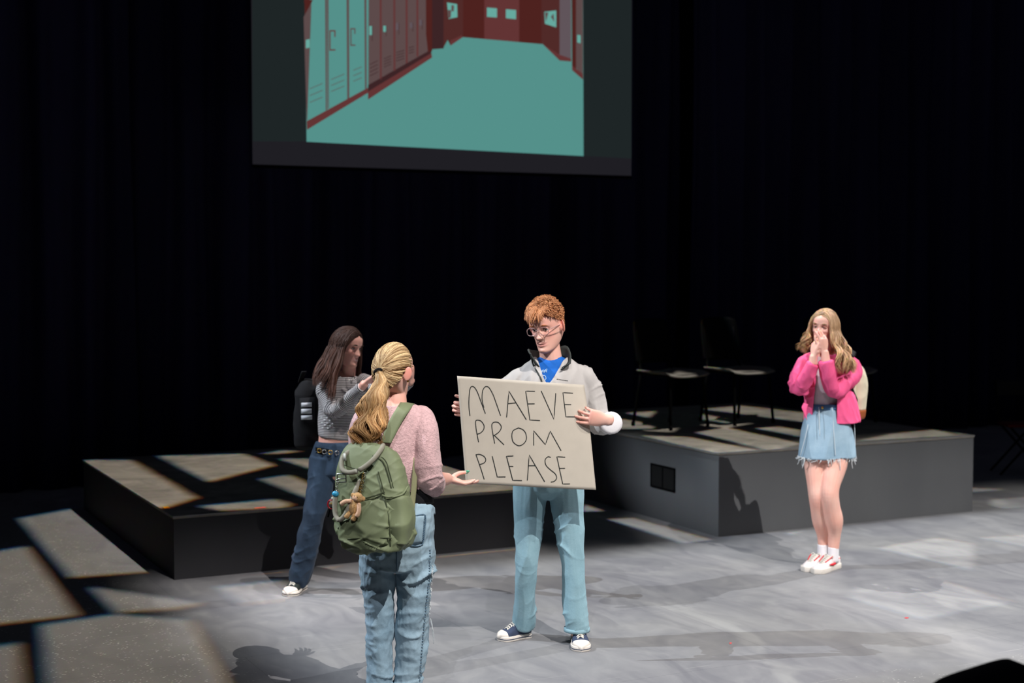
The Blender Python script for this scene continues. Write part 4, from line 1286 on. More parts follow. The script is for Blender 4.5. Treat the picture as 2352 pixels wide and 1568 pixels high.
# ================================================================== person with the green backpack, seen from behind
blo = Fig(912, 6.34, 'person with a long blonde ponytail, fuzzy pink sweater and ripped jeans, seen from behind')
M['jeans_blo'] = denim_mat('washed_blue_denim', srgb(150, 173, 186), srgb(108, 136, 154), patch=3.2)
M['pink_knit'] = fluffy('fuzzy_pink_knit', srgb(216, 178, 179), .6, 95, .10)
M['olive'] = plain('olive_nylon', srgb(122, 132, 100), 0.62, bump=.12, bs=500, spec=.35, var=.05)
M['olive_dark'] = plain('olive_seam', srgb(66, 74, 52), 0.7)
M['khaki_cord'] = plain('khaki_cord', srgb(150, 146, 130), 0.75, bump=.2, bs=300)
M['metal'] = plain('bright_metal', srgb(200, 200, 196), 0.25, metal=1.0)
M['gold'] = plain('gold_chain', srgb(206, 170, 90), 0.3, metal=1.0)
bp = blo.p
lh = Head(bp(904, 852, .0), -30, -3, 2, .96)
tor = blo.q([(926, 1136, .02, .124, .10), (924, 1118, .02, .128, .10), (912, 1080, .01, .134, .105), (904, 1020, 0, .142, .112), (904, 975, 0, .160, .105), (905, 945, .0, .150, .09), (907, 926, 0, .095, .07), (909, 915, 0, .055, .055)])
pel = blo.q([(936, 1150, .02, .118, .10), (928, 1180, .01, .140, .118), (918, 1215, 0, .155, .125), (912, 1262, 0, .160, .125), (911, 1300, 0, .155, .115)])
legL = blo.q([(872, 1230, 0, .088, .11), (869, 1290, 0, .078, .10), (870, 1350, 0, .068, .085), (872, 1410, .0, .060, .075), (871, 1470, .0, .056, .068), (870, 1568, 0, .053, .066), (869, 1632, 0, .054, .068)])
legR = blo.q([(948, 1230, 0, .092, .11), (953, 1290, 0, .084, .10), (952, 1350, .01, .076, .088), (949, 1410, .01, .070, .08), (945, 1470, .02, .066, .074), (940, 1568, .02, .062, .070), (938, 1632, .02, .060, .07)])
armR = blo.q([(950, 955, 0, .040), (970, 962, -.01, .052), (978, 990, -.04, .058), (981, 1040, -.055, .055), (984, 1092, -.05, .056), (989, 1108, .0, .054), (996, 1112, .035, .050)])
armL = blo.q([(850, 955, 0, .054), (836, 985, .0, .056), (830, 1040, .02, .052), (834, 1090, .08, .048), (850, 1110, .18, .044)])
mb = MB(); lh.add(mb)
mb.loft(blo.q([(908, 945, .01, .052, .055), (909, 925, .01, .048, .052), (908, 900, .02, .046, .052), (907, 878, .02, .045, .05)]))
mb.loft(shrink(tor, .026)); mb.loft(shrink(pel, .045))
for lg in (legL, legR): mb.loft(shrink(lg, .034)); mb.loft([(lg[-1][0], lg[-1][1], .14, .034, .038), (lg[-1][0], lg[-1][1], .04, .032, .036)], m=2)
mb.loft(shrink(armR, .022)); mb.loft(shrink(armL, .02))
wr = bp(1030, 1099, .15)
mb.tube([bp(985, 1096, -.03), bp(1008, 1101, .07), bp(1020, 1100, .12), wr], [.040, .036, .030, .025], m=4)
wl2 = bp(872, 1100, .30); mb.tube([armL[-1][:3], wl2], [.034, .026], m=2)
fR = hand(mb, wr, (.86, .35, -.30), (-.25, -.1, .95), thumb_side=-1, curls=[(14, 8, 5), (10, 10, 6), (14, 14, 8), (18, 18, 10)], spread=6, k=.90,
          thumb=[(.75, .35, .75), (.9, .15, .55), (.98, .0, .30)])
fL = hand(mb, wl2, (.3, .9, .1), (0, 0, 1), thumb_side=1, curl=(25, 25, 15), k=.88)
def nails(V, col):
    for p in fR[-1:]:
        q = np.linalg.norm(V - p, axis=1) < .011
        col[q] = (.10, .38, .27)
body(blo, mb, lh, hands=[(fR[1], .04), (lh.w((-.078, 0, -.01)), .035)], voxel=.0034, extra=nails)
lh.eyes(blo.root, brow=(.30, .2, .1))
m_ = MB(); T_ = fR[-1]; m_.ball(T_ + np.array((.002, -.004, .006)), (.009, .006, .004), seg=14); m_.build('thumbnail', plain('teal_nail_polish', srgb(70, 176, 140), .15, spec=.8), blo.root)
m_ = MB(); m_.ball(lh.w((.080, .0, -.040)), .0045, seg=12); m_.build('earring', M['gold'], blo.root)
# ponytail hair
tie = np.array((-.003, -.118, .002))
def hair_col(dark, light, t=None):
    q = random.random() ** 1.1
    return np.array(dark) * (1 - q) + np.array(light) * q
P = []; Rr = []; Cc = []
tdir = tie / np.linalg.norm(tie)
def strip_dir(v): return v / np.linalg.norm(v)
for i in range(1500):
    az = random.uniform(-180, 180); e0 = hairline(az)
    d0 = dirv(az, e0 + random.uniform(0, 3))
    d0 = slerp(d0, tdir, random.random() ** 1.6 * .75)
    td_ = strip_dir(tie + np.array((random.gauss(0, .008), 0, random.gauss(0, .008))))
    inf = .005 + random.random() * .006
    pts = []
    side = np.cross(d0, td_); sg = random.gauss(0, .035)
    for t in np.linspace(0, 1, 12):
        d = slerp(d0, td_, t); d = d + side * sg * sin(PI * t); d /= np.linalg.norm(d)
        q = skull(d, inf * (1 + .4 * sin(PI * t)))
        if t > .75: q = q + (tie - q) * ((t - .75) / .25) * .55
        pts.append(q)
    P.append(lh.w(pts)); Rr.append(random.uniform(.0016, .0030))
    Cc.append(hair_col((.26, .14, .06), (.84, .62, .34)) * random.uniform(.75, 1.1))
TW = lh.w(tie)
# tail: px path from the tie down over the shoulder
tail_c = [TW, bp(876, 872, -.135), bp(866, 900, -.165), bp(858, 940, -.185), bp(850, 985, -.20), bp(842, 1028, -.205)]
tail_r = [.012, .022, .040, .058, .066, .044]
TC = catmull(np.array(tail_c), 6); TR_ = np.interp(np.linspace(0, 1, len(TC)), np.linspace(0, 1, 6), tail_r)
for i in range(1300):
    a = random.uniform(0, 2 * PI); rr = random.random() ** .5; ph = random.uniform(0, 6.28)
    end = random.uniform(.78, 1.0); amp = random.uniform(.008, .018)
    n = 22; pts = []
    cl_ph = round(a / .7) * .7
    for t in np.linspace(0, end, n):
        f_ = t * (len(TC) - 1); k = min(int(f_), len(TC) - 2); u = f_ - k
        c_ = TC[k] * (1 - u) + TC[k + 1] * u; R_ = np.interp(t, np.linspace(0, 1, 6), tail_r)
        wv = amp * max(0, t - .12) * 1.9
        pts.append(c_ + np.array((cos(a) * R_ * rr + wv * sin(t * 20 + cl_ph * 2), sin(a) * R_ * rr * .48, 0)) + np.array((wv * .5 * cos(13 * t + cl_ph * 3) + .0016 * sin(30 * t + ph), wv * .6 * sin(15 * t + cl_ph), 0)))
    P.append(pts); Rr.append(random.uniform(.0016, .0034))
    sh_ = .55 + .6 * (sin(a * 3 + rr * 5) * .5 + .5); c1 = hair_col((.42, .24, .10), (.88, .66, .38)) * sh_; c2 = hair_col((.34, .14, .045), (.78, .44, .17)) * sh_
    Cc.append([c1, c2])
cv, cf = hair_cap(lh, .006)
build_hair('hair', blo.root, cv, cf, (.30, .18, .08), strands(P, Rr, Cc))
m_ = MB(); a = np.arange(21) * 2 * PI / 20
tq = (np.array(tail_c[1]) - TW); tq /= np.linalg.norm(tq); s1 = np.cross(tq, (1, 0, 0)); s1 /= np.linalg.norm(s1); s2 = np.cross(tq, s1)
m_.tube([TW + tq * .006 + (cos(q) * s1 + sin(q) * s2) * .0165 for q in a], .0055, m=1, seg=10, cap=False); m_.build('hair_tie', M['blackcloth'], blo.root)
# sweater
mb = MB(); mb.loft(tor[:-1] + [(*tor[-1][:3], .066, .064)], dome=.1); mb.loft(armR, dome=.15); mb.loft(armL, dome=.15)
nb = bp(908, 925, .0)
jc = [([s_[:3] for s_ in armR], 0), ([s_[:3] for s_ in armL], 0), ([s_[:3] for s_ in tor], 0)]
def keep_n(C): return ~((C[:, 2] > nb[2] - .006) & (np.hypot(C[:, 0] - nb[0], C[:, 1]) < .09))
cloth('sweater', blo, mb, M['pink_knit'], .005, folds=[(.008, (6, 6, 3.2), True, 3.3), (.004, (22, 22, 16), False, 7.0)], keep=keep_n, solid=.004,
      drape=knee_folds(jc[:2], [(.30, .06, .004)], 1.0))
m_ = MB()
def ribs(secs, name, mat, root, n=46, amp=.0022, m=3):
    S = catmull(np.array(secs), m); V, F = loft(secs, seg=n * 2, m=m, dome=.05)
    V = V.copy(); c = np.repeat(S[:, :3], n * 2, 0)
    off = 2 * n * 2
    body_ = V[off:off + len(c)] - c
    k = np.where(np.arange(len(c)) % 2 == 0, 1, -1) * amp
    L = np.linalg.norm(body_, axis=1)[:, None] + 1e-9
    V[off:off + len(c)] += body_ / L * k[:, None]
    return MB().add(V, F).build(name, mat, root)
ribs([(*tor[0][:3], .130, .104), (*tor[1][:3], .132, .104)], 'sweater_hem', M['pink_knit'], blo.root)
e0, e1 = np.array(armR[-2][:3]), np.array(armR[-1][:3]); dd = (e1 - e0) / np.linalg.norm(e1 - e0)
ribs([(*(e1 - dd * .025), .050, .050), (*(e1 + dd * .012), .049, .049)], 'sleeve_hem', M['pink_knit'], blo.root, 26)
# dark top showing at the waist
m_ = MB(); m_.loft(blo.q([(936, 1160, .015, .116, .098), (932, 1120, .015, .116, .098)]), m=3, dome=.1); m_.build('undershirt', M['blackcloth'], blo.root)
# jeans
ch_ = [([s_[:3] for s_ in legL], 0), ([s_[:3] for s_ in legR], 0)]
mb = MB(); mb.loft(pel, dome=.1); mb.loft(legL, dome=.05); mb.loft(legR, dome=.05)
jb = cloth('jeans', blo, mb, M['jeans_blo'], .005, folds=[(.010, (5.5, 5.5, 3.0), True, 8.3), (.0035, (9, 9, 20), True, 1.0), (.0015, (45, 45, 26), True, 2.0)],
      drape=knee_folds(ch_, [(.06, .06, .007), (.16, .06, .008), (.38, .09, .008), (.60, .10, .006)], 3.0))
ws = blo.q([(936, 1152, .02, .122, .104), (933, 1166, .018, .130, .110)])
m_ = MB(); m_.loft(ws, m=3, dome=.03); m_.build('waistband', M['jeans_blo'], blo.root)
# back pocket
def patch(fn, nu, nv, name, mat, root, solid=.003):
    V = [fn(i / (nu - 1), j / (nv - 1)) for j in range(nv) for i in range(nu)]
    F = [(j * nu + i, j * nu + i + 1, (j + 1) * nu + i + 1, (j + 1) * nu + i) for j in range(nv - 1) for i in range(nu - 1)]
    return MB().add(V, F).build(name, mat, root, solid=solid)
sjb = surf(blo, jb, .001)
def pock(u, v):
    px = 954 + 22 * (2 * u - 1) * (1 - .08 * v) - 3 * v; py = 1184 + 62 * v + (6 * (1 - abs(2 * u - 1)) if v > .92 else 0)
    return sjb(px, py, .002)
patch(pock, 12, 12, 'back_pocket', M['jeans_blo'], blo.root, .004)
M['thread'] = plain('pale_thread', srgb(206, 212, 214), .9)
m_ = MB()
for i in range(17):     # heavy stitching down the pocket's edge
    v = i / 16; p = np.array(pock(.97, v)); m_.tube([p + (0, -.003, .002), p + (.0, -.0035, -.0015), p + (.003, -.003, -.003)], .0018, m=1, seg=6)
M['denim_dark'] = plain('dark_denim_edge', srgb(92, 118, 138), .9)
m_.build('pocket_stitching', M['denim_dark'], blo.root)
MB().tube([sjb(934, 1186, .004), sjb(956, 1184, .004), sjb(976, 1183, .004), sjb(974, 1216, .004), sjb(970, 1248, .004), sjb(952, 1254, .004), sjb(936, 1246, .004)], .0022, m=3, seg=6).build('pocket_edge', M['denim_dark'], blo.root)
m_ = MB()
for i in range(44):     # puckered outer seam of the right leg
    t = i / 43; py = 1262 + t * 300; px = np.interp(py, [1262, 1330, 1400, 1480, 1568], [986, 984, 976, 968, 962])
    a_ = sjb(px, py, .001); m_.tube([a_, a_ + (.0035, 0, -.002), a_ + (.006, .001, .001)], .0020, m=1, seg=6)
m_.build('outer_seam_stitching', M['denim_dark'], blo.root)
m_ = MB(); m_.tube([sjb(911, 1262, .001), sjb(911, 1290, .001), sjb(911, 1310, .001)], .0025, m=3, seg=6); m_.build('seam', M['denim_dark'], blo.root)
# frayed tears along the right leg's outer edge
m_ = MB()
for i in range(48):
    q = random.choice((.0, .0, .0, .35, .35, .7)); py = 1318 + q * 105 + random.gauss(0, 9)
    px = 994 - (py - 1310) * .07
    a = sjb(px - 3, py); l = random.uniform(.003, .011)
    m_.tube([a, a + np.array((l * .6, random.uniform(-.004, .004), -l * .3)), a + np.array((l * .7, random.uniform(-.006, .006), -l))], .0010, m=2, seg=5)
for k in range(4):
    a = bp(989, 1420 + k * 2, 0); m_.tube([a, a + np.array((.008, -.004, -.03)), a + np.array((.006 + .003 * k, .0, -.06)), a + np.array((.012, .004, -.085 - .005 * k))], .0011, m=3, seg=5)
m_.build('frayed_threads', M['thread'], blo.root)
for lg, (hx, tx) in ((legL, (872, 868)), (legR, (940, 952))):
    h_ = np.array((lg[-1][0], lg[-1][1] - .07, 0)); t_ = np.array((lg[-1][0] + .02, lg[-1][1] + .20, 0))
    shoe(blo, h_, t_, upper=M['rubber'])

# ---- green backpack
bc = bp(856, 1137, -.235)
ANG = rad(-16)
bw = RFtoW(bc[0] + blo.r, bc[1] + blo.f, bc[2])
pack = empty('backpack', (bw.x, bw.y, bw.z), -YAW)
pack.rotation_euler = (rad(-4), rad(-5), -YAW + ANG)
tag(pack, 'olive green backpack with cord handles worn by the blonde person', 'backpack')
# local: x right, -y outward (to the camera), z up
secs = [(.004, 0, -.222, .105, .055), (.004, 0, -.214, .138, .078), (.004, 0, -.19, .154, .090), (.003, 0, -.12, .160, .094), (.0, 0, -.02, .158, .088), (-.004, .0, .07, .150, .076), (-.006, .005, .14, .134, .062), (-.004, .010, .185, .112, .048), (.0, .014, .212, .078, .030)]
mb = MB(); mb.loft(secs, seg=40, m=5, e=2.9, dome=.2)
V, F, N = union(mb, .0045, 3)
low = np.clip((-.02 - V[:, 2]) / .12, 0, 1)
def crease(V, dr, wl, seed, warp=1.3):
    t = V @ (np.array(dr) / np.linalg.norm(dr)) * PI / wl + warp * nz(V, 7, seed)
    return (1 - np.abs(np.sin(t))) ** 3 * np.clip(nz(V, 6.0, seed + 5) * 2.2 + .45, 0, 1)
V += N * ((.004 + .011 * low) * crease(V, (.5, 0, 1), .075, 3.3))[:, None] + N * ((.003 + .008 * low) * crease(V, (-.6, 0, 1), .055, 8.1))[:, None]
V += N * (.007 * nz(V, (9, 9, 5), 3.0, True) * (.35 + .65 * low))[:, None] + N * (.003 * nz(V, (20, 20, 24), 9.0, True) * (.3 + low))[:, None]
V += N * (.008 * low * np.sin((V[:, 2] * 60 + V[:, 0] * 26 + 2.5 * nz(V, 9, 4.0))) * np.clip(nz(V, 5, 11.0) * 2 + .5, 0, 1))[:, None]
mesh_obj('main_compartment', V, F, M['olive'], pack)
def sfc(x, z, off=.0):
    """front surface of the bag"""
    w_ = np.interp(z, [s_[2] for s_ in secs], [s_[3] for s_ in secs]); d_ = np.interp(z, [s_[2] for s_ in secs], [s_[4] for s_ in secs]); yc = np.interp(z, [s_[2] for s_ in secs], [s_[1] for s_ in secs])
    t = min(.985, abs(x) / w_)
    return np.array((x, yc - d_ * (1 - t ** 2.9) ** (1 / 2.9) - off, z))
# front pocket with a folded top edge
mb = MB(); mb.loft([(-.012, -.070, -.205, .100, .026), (-.012, -.078, -.17, .108, .032), (-.012, -.080, -.10, .108, .034), (-.010, -.074, -.035, .104, .026), (-.010, -.068, -.018, .100, .016)], seg=32, m=4, e=3.2, dome=.15)
V, F, N = union(mb, .005, 2)
V += N * (.011 * crease(V, (.5, 0, 1), .07, 13.3) + .009 * crease(V, (-.7, 0, 1), .06, 1.7))[:, None]
V += N * (.007 * nz(V, (10, 10, 9), 13.0, True) + .003 * np.sin(V[:, 2] * 85 + V[:, 0] * 30 + 3 * nz(V, 10, 6.0)) * np.clip(nz(V, 6, 2.0) * 2 + .5, 0, 1))[:, None]
mesh_obj('front_pocket', V, F, M['olive'], pack)
# side pocket on the right
mb = MB(); mb.loft([(.118, -.02, -.20, .040, .062), (.126, -.02, -.14, .046, .070), (.124, -.02, -.06, .046, .070), (.122, -.02, -.012, .044, .064)], seg=28, m=4, e=2.8, dome=.12)
V, F, N = union(mb, .005, 2); V += N * (.008 * nz(V, (9, 9, 7), 23.0, True))[:, None]
mesh_obj('side_pocket', V, F, M['olive'], pack)
def seam(pts, r, name, mat):
    return MB().tube(pts, r, m=5, seg=8).build(name, mat, pack)
seam([(-.115, -.095, -.014), (-.06, -.100, -.010), (0, -.103, -.006), (.05, -.100, .004), (.088, -.088, .016)], .0035, 'pocket_edge', M['olive_dark'])
seam([(.100, -.088, -.205), (.104, -.094, -.12), (.092, -.092, -.02), (.078, -.088, .05), (.062, -.078, .10)], .0026, 'seam', M['olive_dark'])
seam([(.078, -.092, .004), (.11, -.092, -.004), (.155, -.070, .002), (.168, -.03, .030)], .0045, 'pocket_edge', M['olive'])
seam([(.150, -.060, .0), (.152, -.066, -.06), (.158, -.064, -.14), (.150, -.056, -.19)], .0028, 'seam', M['black'])
seam([tuple(sfc(.030, .165, .002)), tuple(sfc(.075, .14, .003)), tuple(sfc(.098, .09, .003)), tuple(sfc(.112, .03, .003))], .0032, 'zip', M['olive_dark'])
seam([tuple(sfc(.040, .172, .002)), tuple(sfc(.085, .145, .003)), tuple(sfc(.106, .09, .003)), tuple(sfc(.120, .03, .003))], .0022, 'zip', M['olive_dark'])
seam([tuple(sfc(x, -.165 - .5 * x * x, .020)) for x in (-.12, -.06, .0, .06, .11)], .0026, 'seam', M['olive_dark'])
seam([tuple(sfc(-.10, .135, .004)), tuple(sfc(-.05, .118, .004)), tuple(sfc(.0, .112, .004)), tuple(sfc(.03, .13, .004))], .0030, 'seam', M['olive_dark'])
# cord handles
top_h = [(-.075, -.020, .192), (-.098, -.060, .165), (-.088, -.098, .120), (-.050, -.112, .104), (.000, -.108, .116), (.045, -.085, .150), (.066, -.04, .190), (.060, .0, .205)]
MB().tube(top_h, .0105, m=6, seg=14).build('cord_handle', M['khaki_cord'], pack)
side_h = [(-.016, -.088, .066), (-.030, -.115, .025), (-.052, -.128, -.030), (-.078, -.130, -.072), (-.105, -.124, -.086), (-.126, -.108, -.060), (-.128, -.098, -.005), (-.120, -.088, .030)]
MB().tube(side_h, .0105, m=6, seg=14).build('cord_handle', M['khaki_cord'], pack)
# webbing loop and clip, chain
MB().tube([tuple(sfc(-.098, .10, .004)), tuple(sfc(-.112, .15, .004)), (-.10, -.03, .185)], [.007, .007, .005], m=4, seg=8).build('webbing', M['black'], pack)
m_ = MB()
for (x, z, w_, h_) in ((-.112, .084, .004, .034), (-.074, .084, .004, .034), (-.093, .100, .04, .004), (-.093, .080, .034, .004), (-.093, .066, .04, .005)): m_.box((x, -.096, z), (w_, .008, h_))
m_.build('buckle', M['metal'], pack, bevel=.001)
M['label'] = plain('white_label', srgb(216, 218, 206), .6)
MB().box((-.078, -.085, .168), (.012, .004, .030), rz=-.3).build('label_tab', M['label'], pack)
# straps: right one runs up over the shoulder; left one under the hair; lower webbing at the right hip
def L2P(p):      # figure-local -> pack-local
    wv = blo_mat @ Vector(p); return np.array(pack_inv @ wv)
bpy.context.view_layer.update()
blo_mat = blo.root.matrix_world.copy(); pack_inv = pack.matrix_world.inverted()
def strap(rows, mat, solid=.008):
    return ribbon([(L2P(a), L2P(b)) for a, b in rows], 'shoulder_strap', mat, pack, solid, m=5)
strap([(bp(874, 1016, -.155), bp(898, 1018, -.15)), (bp(880, 998, -.150), bp(904, 1006, -.145)), (bp(896, 962, -.130), bp(921, 973, -.125)), (bp(912, 935, -.100), bp(939, 944, -.095)), (bp(921, 922, -.02), bp(950, 928, -.02)),
       (bp(922, 926, .06), bp(952, 932, .06)), (bp(918, 960, .125), bp(950, 965, .125)), (bp(925, 1040, .15), bp(958, 1040, .14))], M['olive'])
strap([(bp(826, 1016, -.155), bp(846, 1016, -.15)), (bp(824, 985, -.150), bp(848, 985, -.145)), (bp(838, 945, -.10), bp(864, 940, -.10)), (bp(842, 930, -.01), bp(870, 926, -.01)),
       (bp(842, 936, .07), bp(870, 932, .07)), (bp(842, 990, .13), bp(870, 990, .13)), (bp(846, 1040, .15), bp(872, 1040, .15))], M['olive'])
M['webbing'] = plain('olive_webbing', srgb(128, 128, 96), .8, bump=.2)
ribbon([(L2P(a), L2P(b)) for a, b in ((bp(950, 1050, -.085), bp(960, 1050, -.07)), (bp(946, 1105, -.105), bp(958, 1105, -.095)), (bp(942, 1150, -.125), bp(954, 1152, -.115)), (bp(938, 1188, -.15), bp(950, 1190, -.14)))],
       'lower_strap', M['webbing'], pack, .003)

# ---- plush monkey, bead string and chain hanging from the bag
def at_pack(p): return pack.matrix_world @ Vector(p)
pmw = at_pack((-.028, -.128, -.028))
toy = empty('plush_toy', pmw, pack.rotation_euler.z)
toy.rotation_euler = (0, rad(16), -YAW + ANG)
tag(toy, 'small tan plush animal charm hanging on the front of the green backpack', 'toy')
M['plush'] = fluffy('tan_plush', srgb(222, 176, 118), .6, 160, .12); M['plush_l'] = fluffy('pale_plush', srgb(246, 200, 164), .5, 160, .08)
MB().ball((0, 0, -.010), (.024, .018, .036), seg=24).build('torso', M['plush'], toy)
hd = MB(); hd.ball((.004, -.004, .034), (.023, .020, .021), seg=24); hd.ball((-.020, .0, .036), (.009, .005, .010), seg=14); hd.ball((.027, .0, .036), (.009, .005, .010), seg=14)
hdo = hd.build('head', M['plush'], toy)
MB().ball((.000, -.017, .032), (.014, .009, .012), seg=18).build('muzzle', M['plush_l'], hdo)
for x in (-.006, .008): MB().ball((x, -.022, .040), .0024, seg=10).build('eye', M['iris'], hdo)
MB().tube([(-.018, -.006, .012), (-.040, -.012, .004), (-.054, -.010, -.012)], [.009, .009, .010], m=3, seg=12).build('arm', M['plush_l'], toy)
MB().tube([(.018, -.010, .012), (.028, -.016, -.012), (.026, -.016, -.036)], [.009, .009, .010], m=3, seg=12).build('arm', M['plush_l'], toy)
for x in (-.014, .012): MB().tube([(x, -.004, -.036), (x * 1.2 - .004, -.008, -.058)], [.011, .012], m=2, seg=12).build('foot', M['plush'], toy)
chn = empty('chain_charm', at_pack((-.006, -.105, .05)), 0); chn.rotation_euler = (0, rad(14), -YAW + ANG)
tag(chn, 'gold and silver chain clip holding the plush charm on the green backpack', 'chain')
def links(root, n, step, r, mat, x0=0, zz0=.045, name='link'):
    m_ = MB()
    for i in range(n):
        c_ = np.array((x0 + .002 * (i % 2), -.004 * (i % 2), zz0 - i * step)); a = np.arange(13) * 2 * PI / 12
        ax1 = np.array((1, 0, 0)) if i % 2 else np.array((.5, .85, 0)); m_.tube([c_ + ax1 * r * cos(q) + np.array((0, 0, 1)) * r * 1.3 * sin(q) for q in a], .0016, m=1, seg=6, cap=False)
    return m_.build(name, mat, root)
links(chn, 9, .0105, .0058, M['gold'], 0, .045, 'chain'); links(chn, 8, .0105, .0050, M['metal'], .006, .05, 'chain')
bead = empty('bead_charm', at_pack((-.132, -.098, -.008)), 0); bead.rotation_euler = (0, rad(8), -YAW + ANG)
tag(bead, 'charm string with a blue bead and red ring on the green backpack edge', 'charm')
links(bead, 5, .010, .005, M['metal'], .004, .085, 'chain')
MB().ball((.002, 0, .028), (.015, .012, .013), seg=18).build('bead', plain('sky_blue_bead', srgb(60, 170, 214), .3, spec=.6), bead)
MB().box((-.002, -.002, .008), (.022, .008, .009)).build('white_charm', M['label'], bead, bevel=.002)
a = np.arange(25) * 2 * PI / 24
MB().tube([(-.010 + .016 * cos(q), 0, -.018 + .019 * sin(q)) for q in a], .0034, m=1, seg=10, cap=False).build('red_ring', plain('red_enamel', srgb(170, 30, 44), .3, spec=.6), bead)
MB().tube([(-.013, 0, -.036), (-.016, 0, -.052), (-.018, 0, -.072)], .004, m=2, seg=8).build('tassel', M['black'], bead)

# ================================================================== far person in the striped top
far = Fig(742, 8.74, 'person with long dark brown hair in a striped crop top, legs apart, raising both hands')
M['jeans_far'] = denim_mat('dark_blue_denim', srgb(44, 62, 82), srgb(20, 32, 46), patch=3)
M['stripe'] = stripe_mat('fine_striped_jersey')
bp = far.p
fh = Head(bp(798, 796, -.02), 238, -9, -6, .95, smile=1.3)
tor = far.q([(769, 1004, .01, .098, .085), (772, 985, .01, .106, .09), (778, 950, .01, .120, .10), (784, 915, .0, .135, .11), (788, 885, 0, .145, .095), (792, 868, 0, .12, .08), (797, 855, 0, .06, .055)])
pel = far.q([(767, 1018, .01, .105, .09), (766, 1040, .01, .125, .105), (766, 1065, .01, .14, .11), (767, 1085, .01, .14, .11)])
legL = far.q([(748, 1055, 0, .088, .10), (738, 1105, -.02, .076, .085), (727, 1160, -.05, .065, .07), (718, 1200, -.06, .062, .065), (706, 1250, -.03, .066, .066), (692, 1310, .02, .062, .066), (685, 1333, .05, .058, .066)])
legR = far.q([(786, 1055, .02, .088, .10), (806, 1105, .06, .078, .085), (832, 1165, .10, .066, .07), (848, 1205, .14, .062, .065), (868, 1255, .20, .065, .066), (890, 1308, .27, .066, .068)])
armL = far.q([(748, 884, 0, .050), (748, 905, -.03, .052), (760, 936, -.09, .047), (772, 944, -.13, .044), (796, 922, -.20, .038), (820, 900, -.27, .031), (830, 890, -.30, .029)])
armR = far.q([(830, 876, 0, .048), (848, 884, -.06, .048), (880, 905, -.14, .044), (905, 910, -.19, .042), (925, 893, -.26, .035), (940, 878, -.31, .030)])
mb = MB(); fh.add(mb)
mb.loft(far.q([(795, 876, .01, .05, .052), (799, 858, .0, .046, .05), (801, 838, -.01, .044, .05), (801, 818, -.01, .044, .05)]))
mb.loft(shrink(tor, .016)); mb.loft(far.q([(768, 1030, .01, .10, .082), (768, 1000, .01, .092, .078), (773, 970, .01, .098, .085)])); mb.loft(shrink(pel, .02))
for lg in (legL, legR): mb.loft(shrink(lg, .02)); mb.loft([(*lg[-1][:3], .034, .038), (lg[-1][0], lg[-1][1], .05, .032, .036)], m=2)
mb.loft(shrink(armL, .012)); mb.loft(shrink(armR, .012))
w1 = bp(838, 880, -.315); w2 = bp(944, 872, -.33)
mb.tube([armL[-1][:3], w1], [.024, .024], m=2); mb.tube([armR[-1][:3], w2], [.024, .024], m=2)
f1 = hand(mb, w1, (.75, -.15, .55), (.5, -.1, -.8), thumb_side=1, curls=[(45, 80, 40)] * 4, spread=1, k=.88, thumb=[(.6, .5, .6), (.9, .1, .4), (1, -.1, .2)])
f2 = hand(mb, w2, (.10, -.12, .95), (-1, -.1, .1), thumb_side=1, curls=[(40, 80, 40), (42, 82, 40), (44, 84, 40), (46, 84, 40)], spread=2, k=.88)
body(far, mb, fh, hands=[(f1[1], .05), (f2[1], .05)], voxel=.0038, flush=1.0, teeth=True, lip=(.60, .24, .24))
fh.eyes(far.root, look=.002, brow=(.05, .03, .02))
mb = MB(); mb.loft(tor, dome=.15); mb.loft(armL, dome=.1); mb.loft(armR, dome=.1)
nb = bp(797, 862, 0)
jc = [([s_[:3] for s_ in armL], 0), ([s_[:3] for s_ in armR], 0.003), ([s_[:3] for s_ in tor], 0)]
st_ = cloth('striped_top', far, mb, M['stripe'], .005, folds=[(.006, (7, 7, 5), True, 3.1)], attr=None, chains=None, solid=.003, along=(jc[:2], .060),
      keep=lambda C: ~((C[:, 2] > nb[2] - .004) & (np.hypot(C[:, 0] - nb[0], C[:, 1]) < .08)), drape=knee_folds(jc[:2], [(.26, .06, .005)], 4.0))
sst = surf(far, st_, .0012)
m_ = MB()
for i in range(5):
    for j in range(5):
        if (i + j) % 2 or i + j > 6: continue
        x = 737 + i * 6 + j * .6; y = 956 + j * 6 + i * .8
        m_.add([sst(x, y), sst(x + 4.6, y + .5), sst(x + 4.6, y + 4), sst(x, y + 3.5)], [(0, 1, 2, 3)])
m_.build('check_print', plain('white_check_print', srgb(200, 198, 198), .8), far.root, solid=.0012)
MB().ball(bp(807, 878, -.105), (.006, .004, .008), seg=12).build('pendant', M['metal'], far.root)
MB().tube([bp(789, 858, -.05), bp(799, 870, -.098), bp(807, 876, -.104), bp(812, 866, -.085), bp(812, 856, -.04)], .0012, m=4, seg=6).build('necklace', M['metal'], far.root)
mb = MB(); mb.loft(pel, dome=.1); mb.loft(legL, dome=.05); mb.loft(legR, dome=.05)
ch_ = [([s_[:3] for s_ in legL], 0), ([s_[:3] for s_ in legR], 0)]
cloth('jeans', far, mb, M['jeans_far'], .006, folds=[(.007, (7, 7, 3), True, 6.3), (.004, (20, 20, 8), True, 1.0)], drape=knee_folds(ch_, [(.15, .06, .004), (.36, .07, .006), (.60, .08, .005)], 7.0))
MB().loft(far.q([(767, 1014, .01, .108, .093), (767, 1030, .01, .116, .100)]), m=2, dome=.05).build('waistband', M['jeans_far'], far.root)
MB().loft(far.q([(767, 1027, .01, .120, .104), (766, 1040, .01, .128, .109)]), m=2, dome=.05).build('belt', M['black'], far.root)
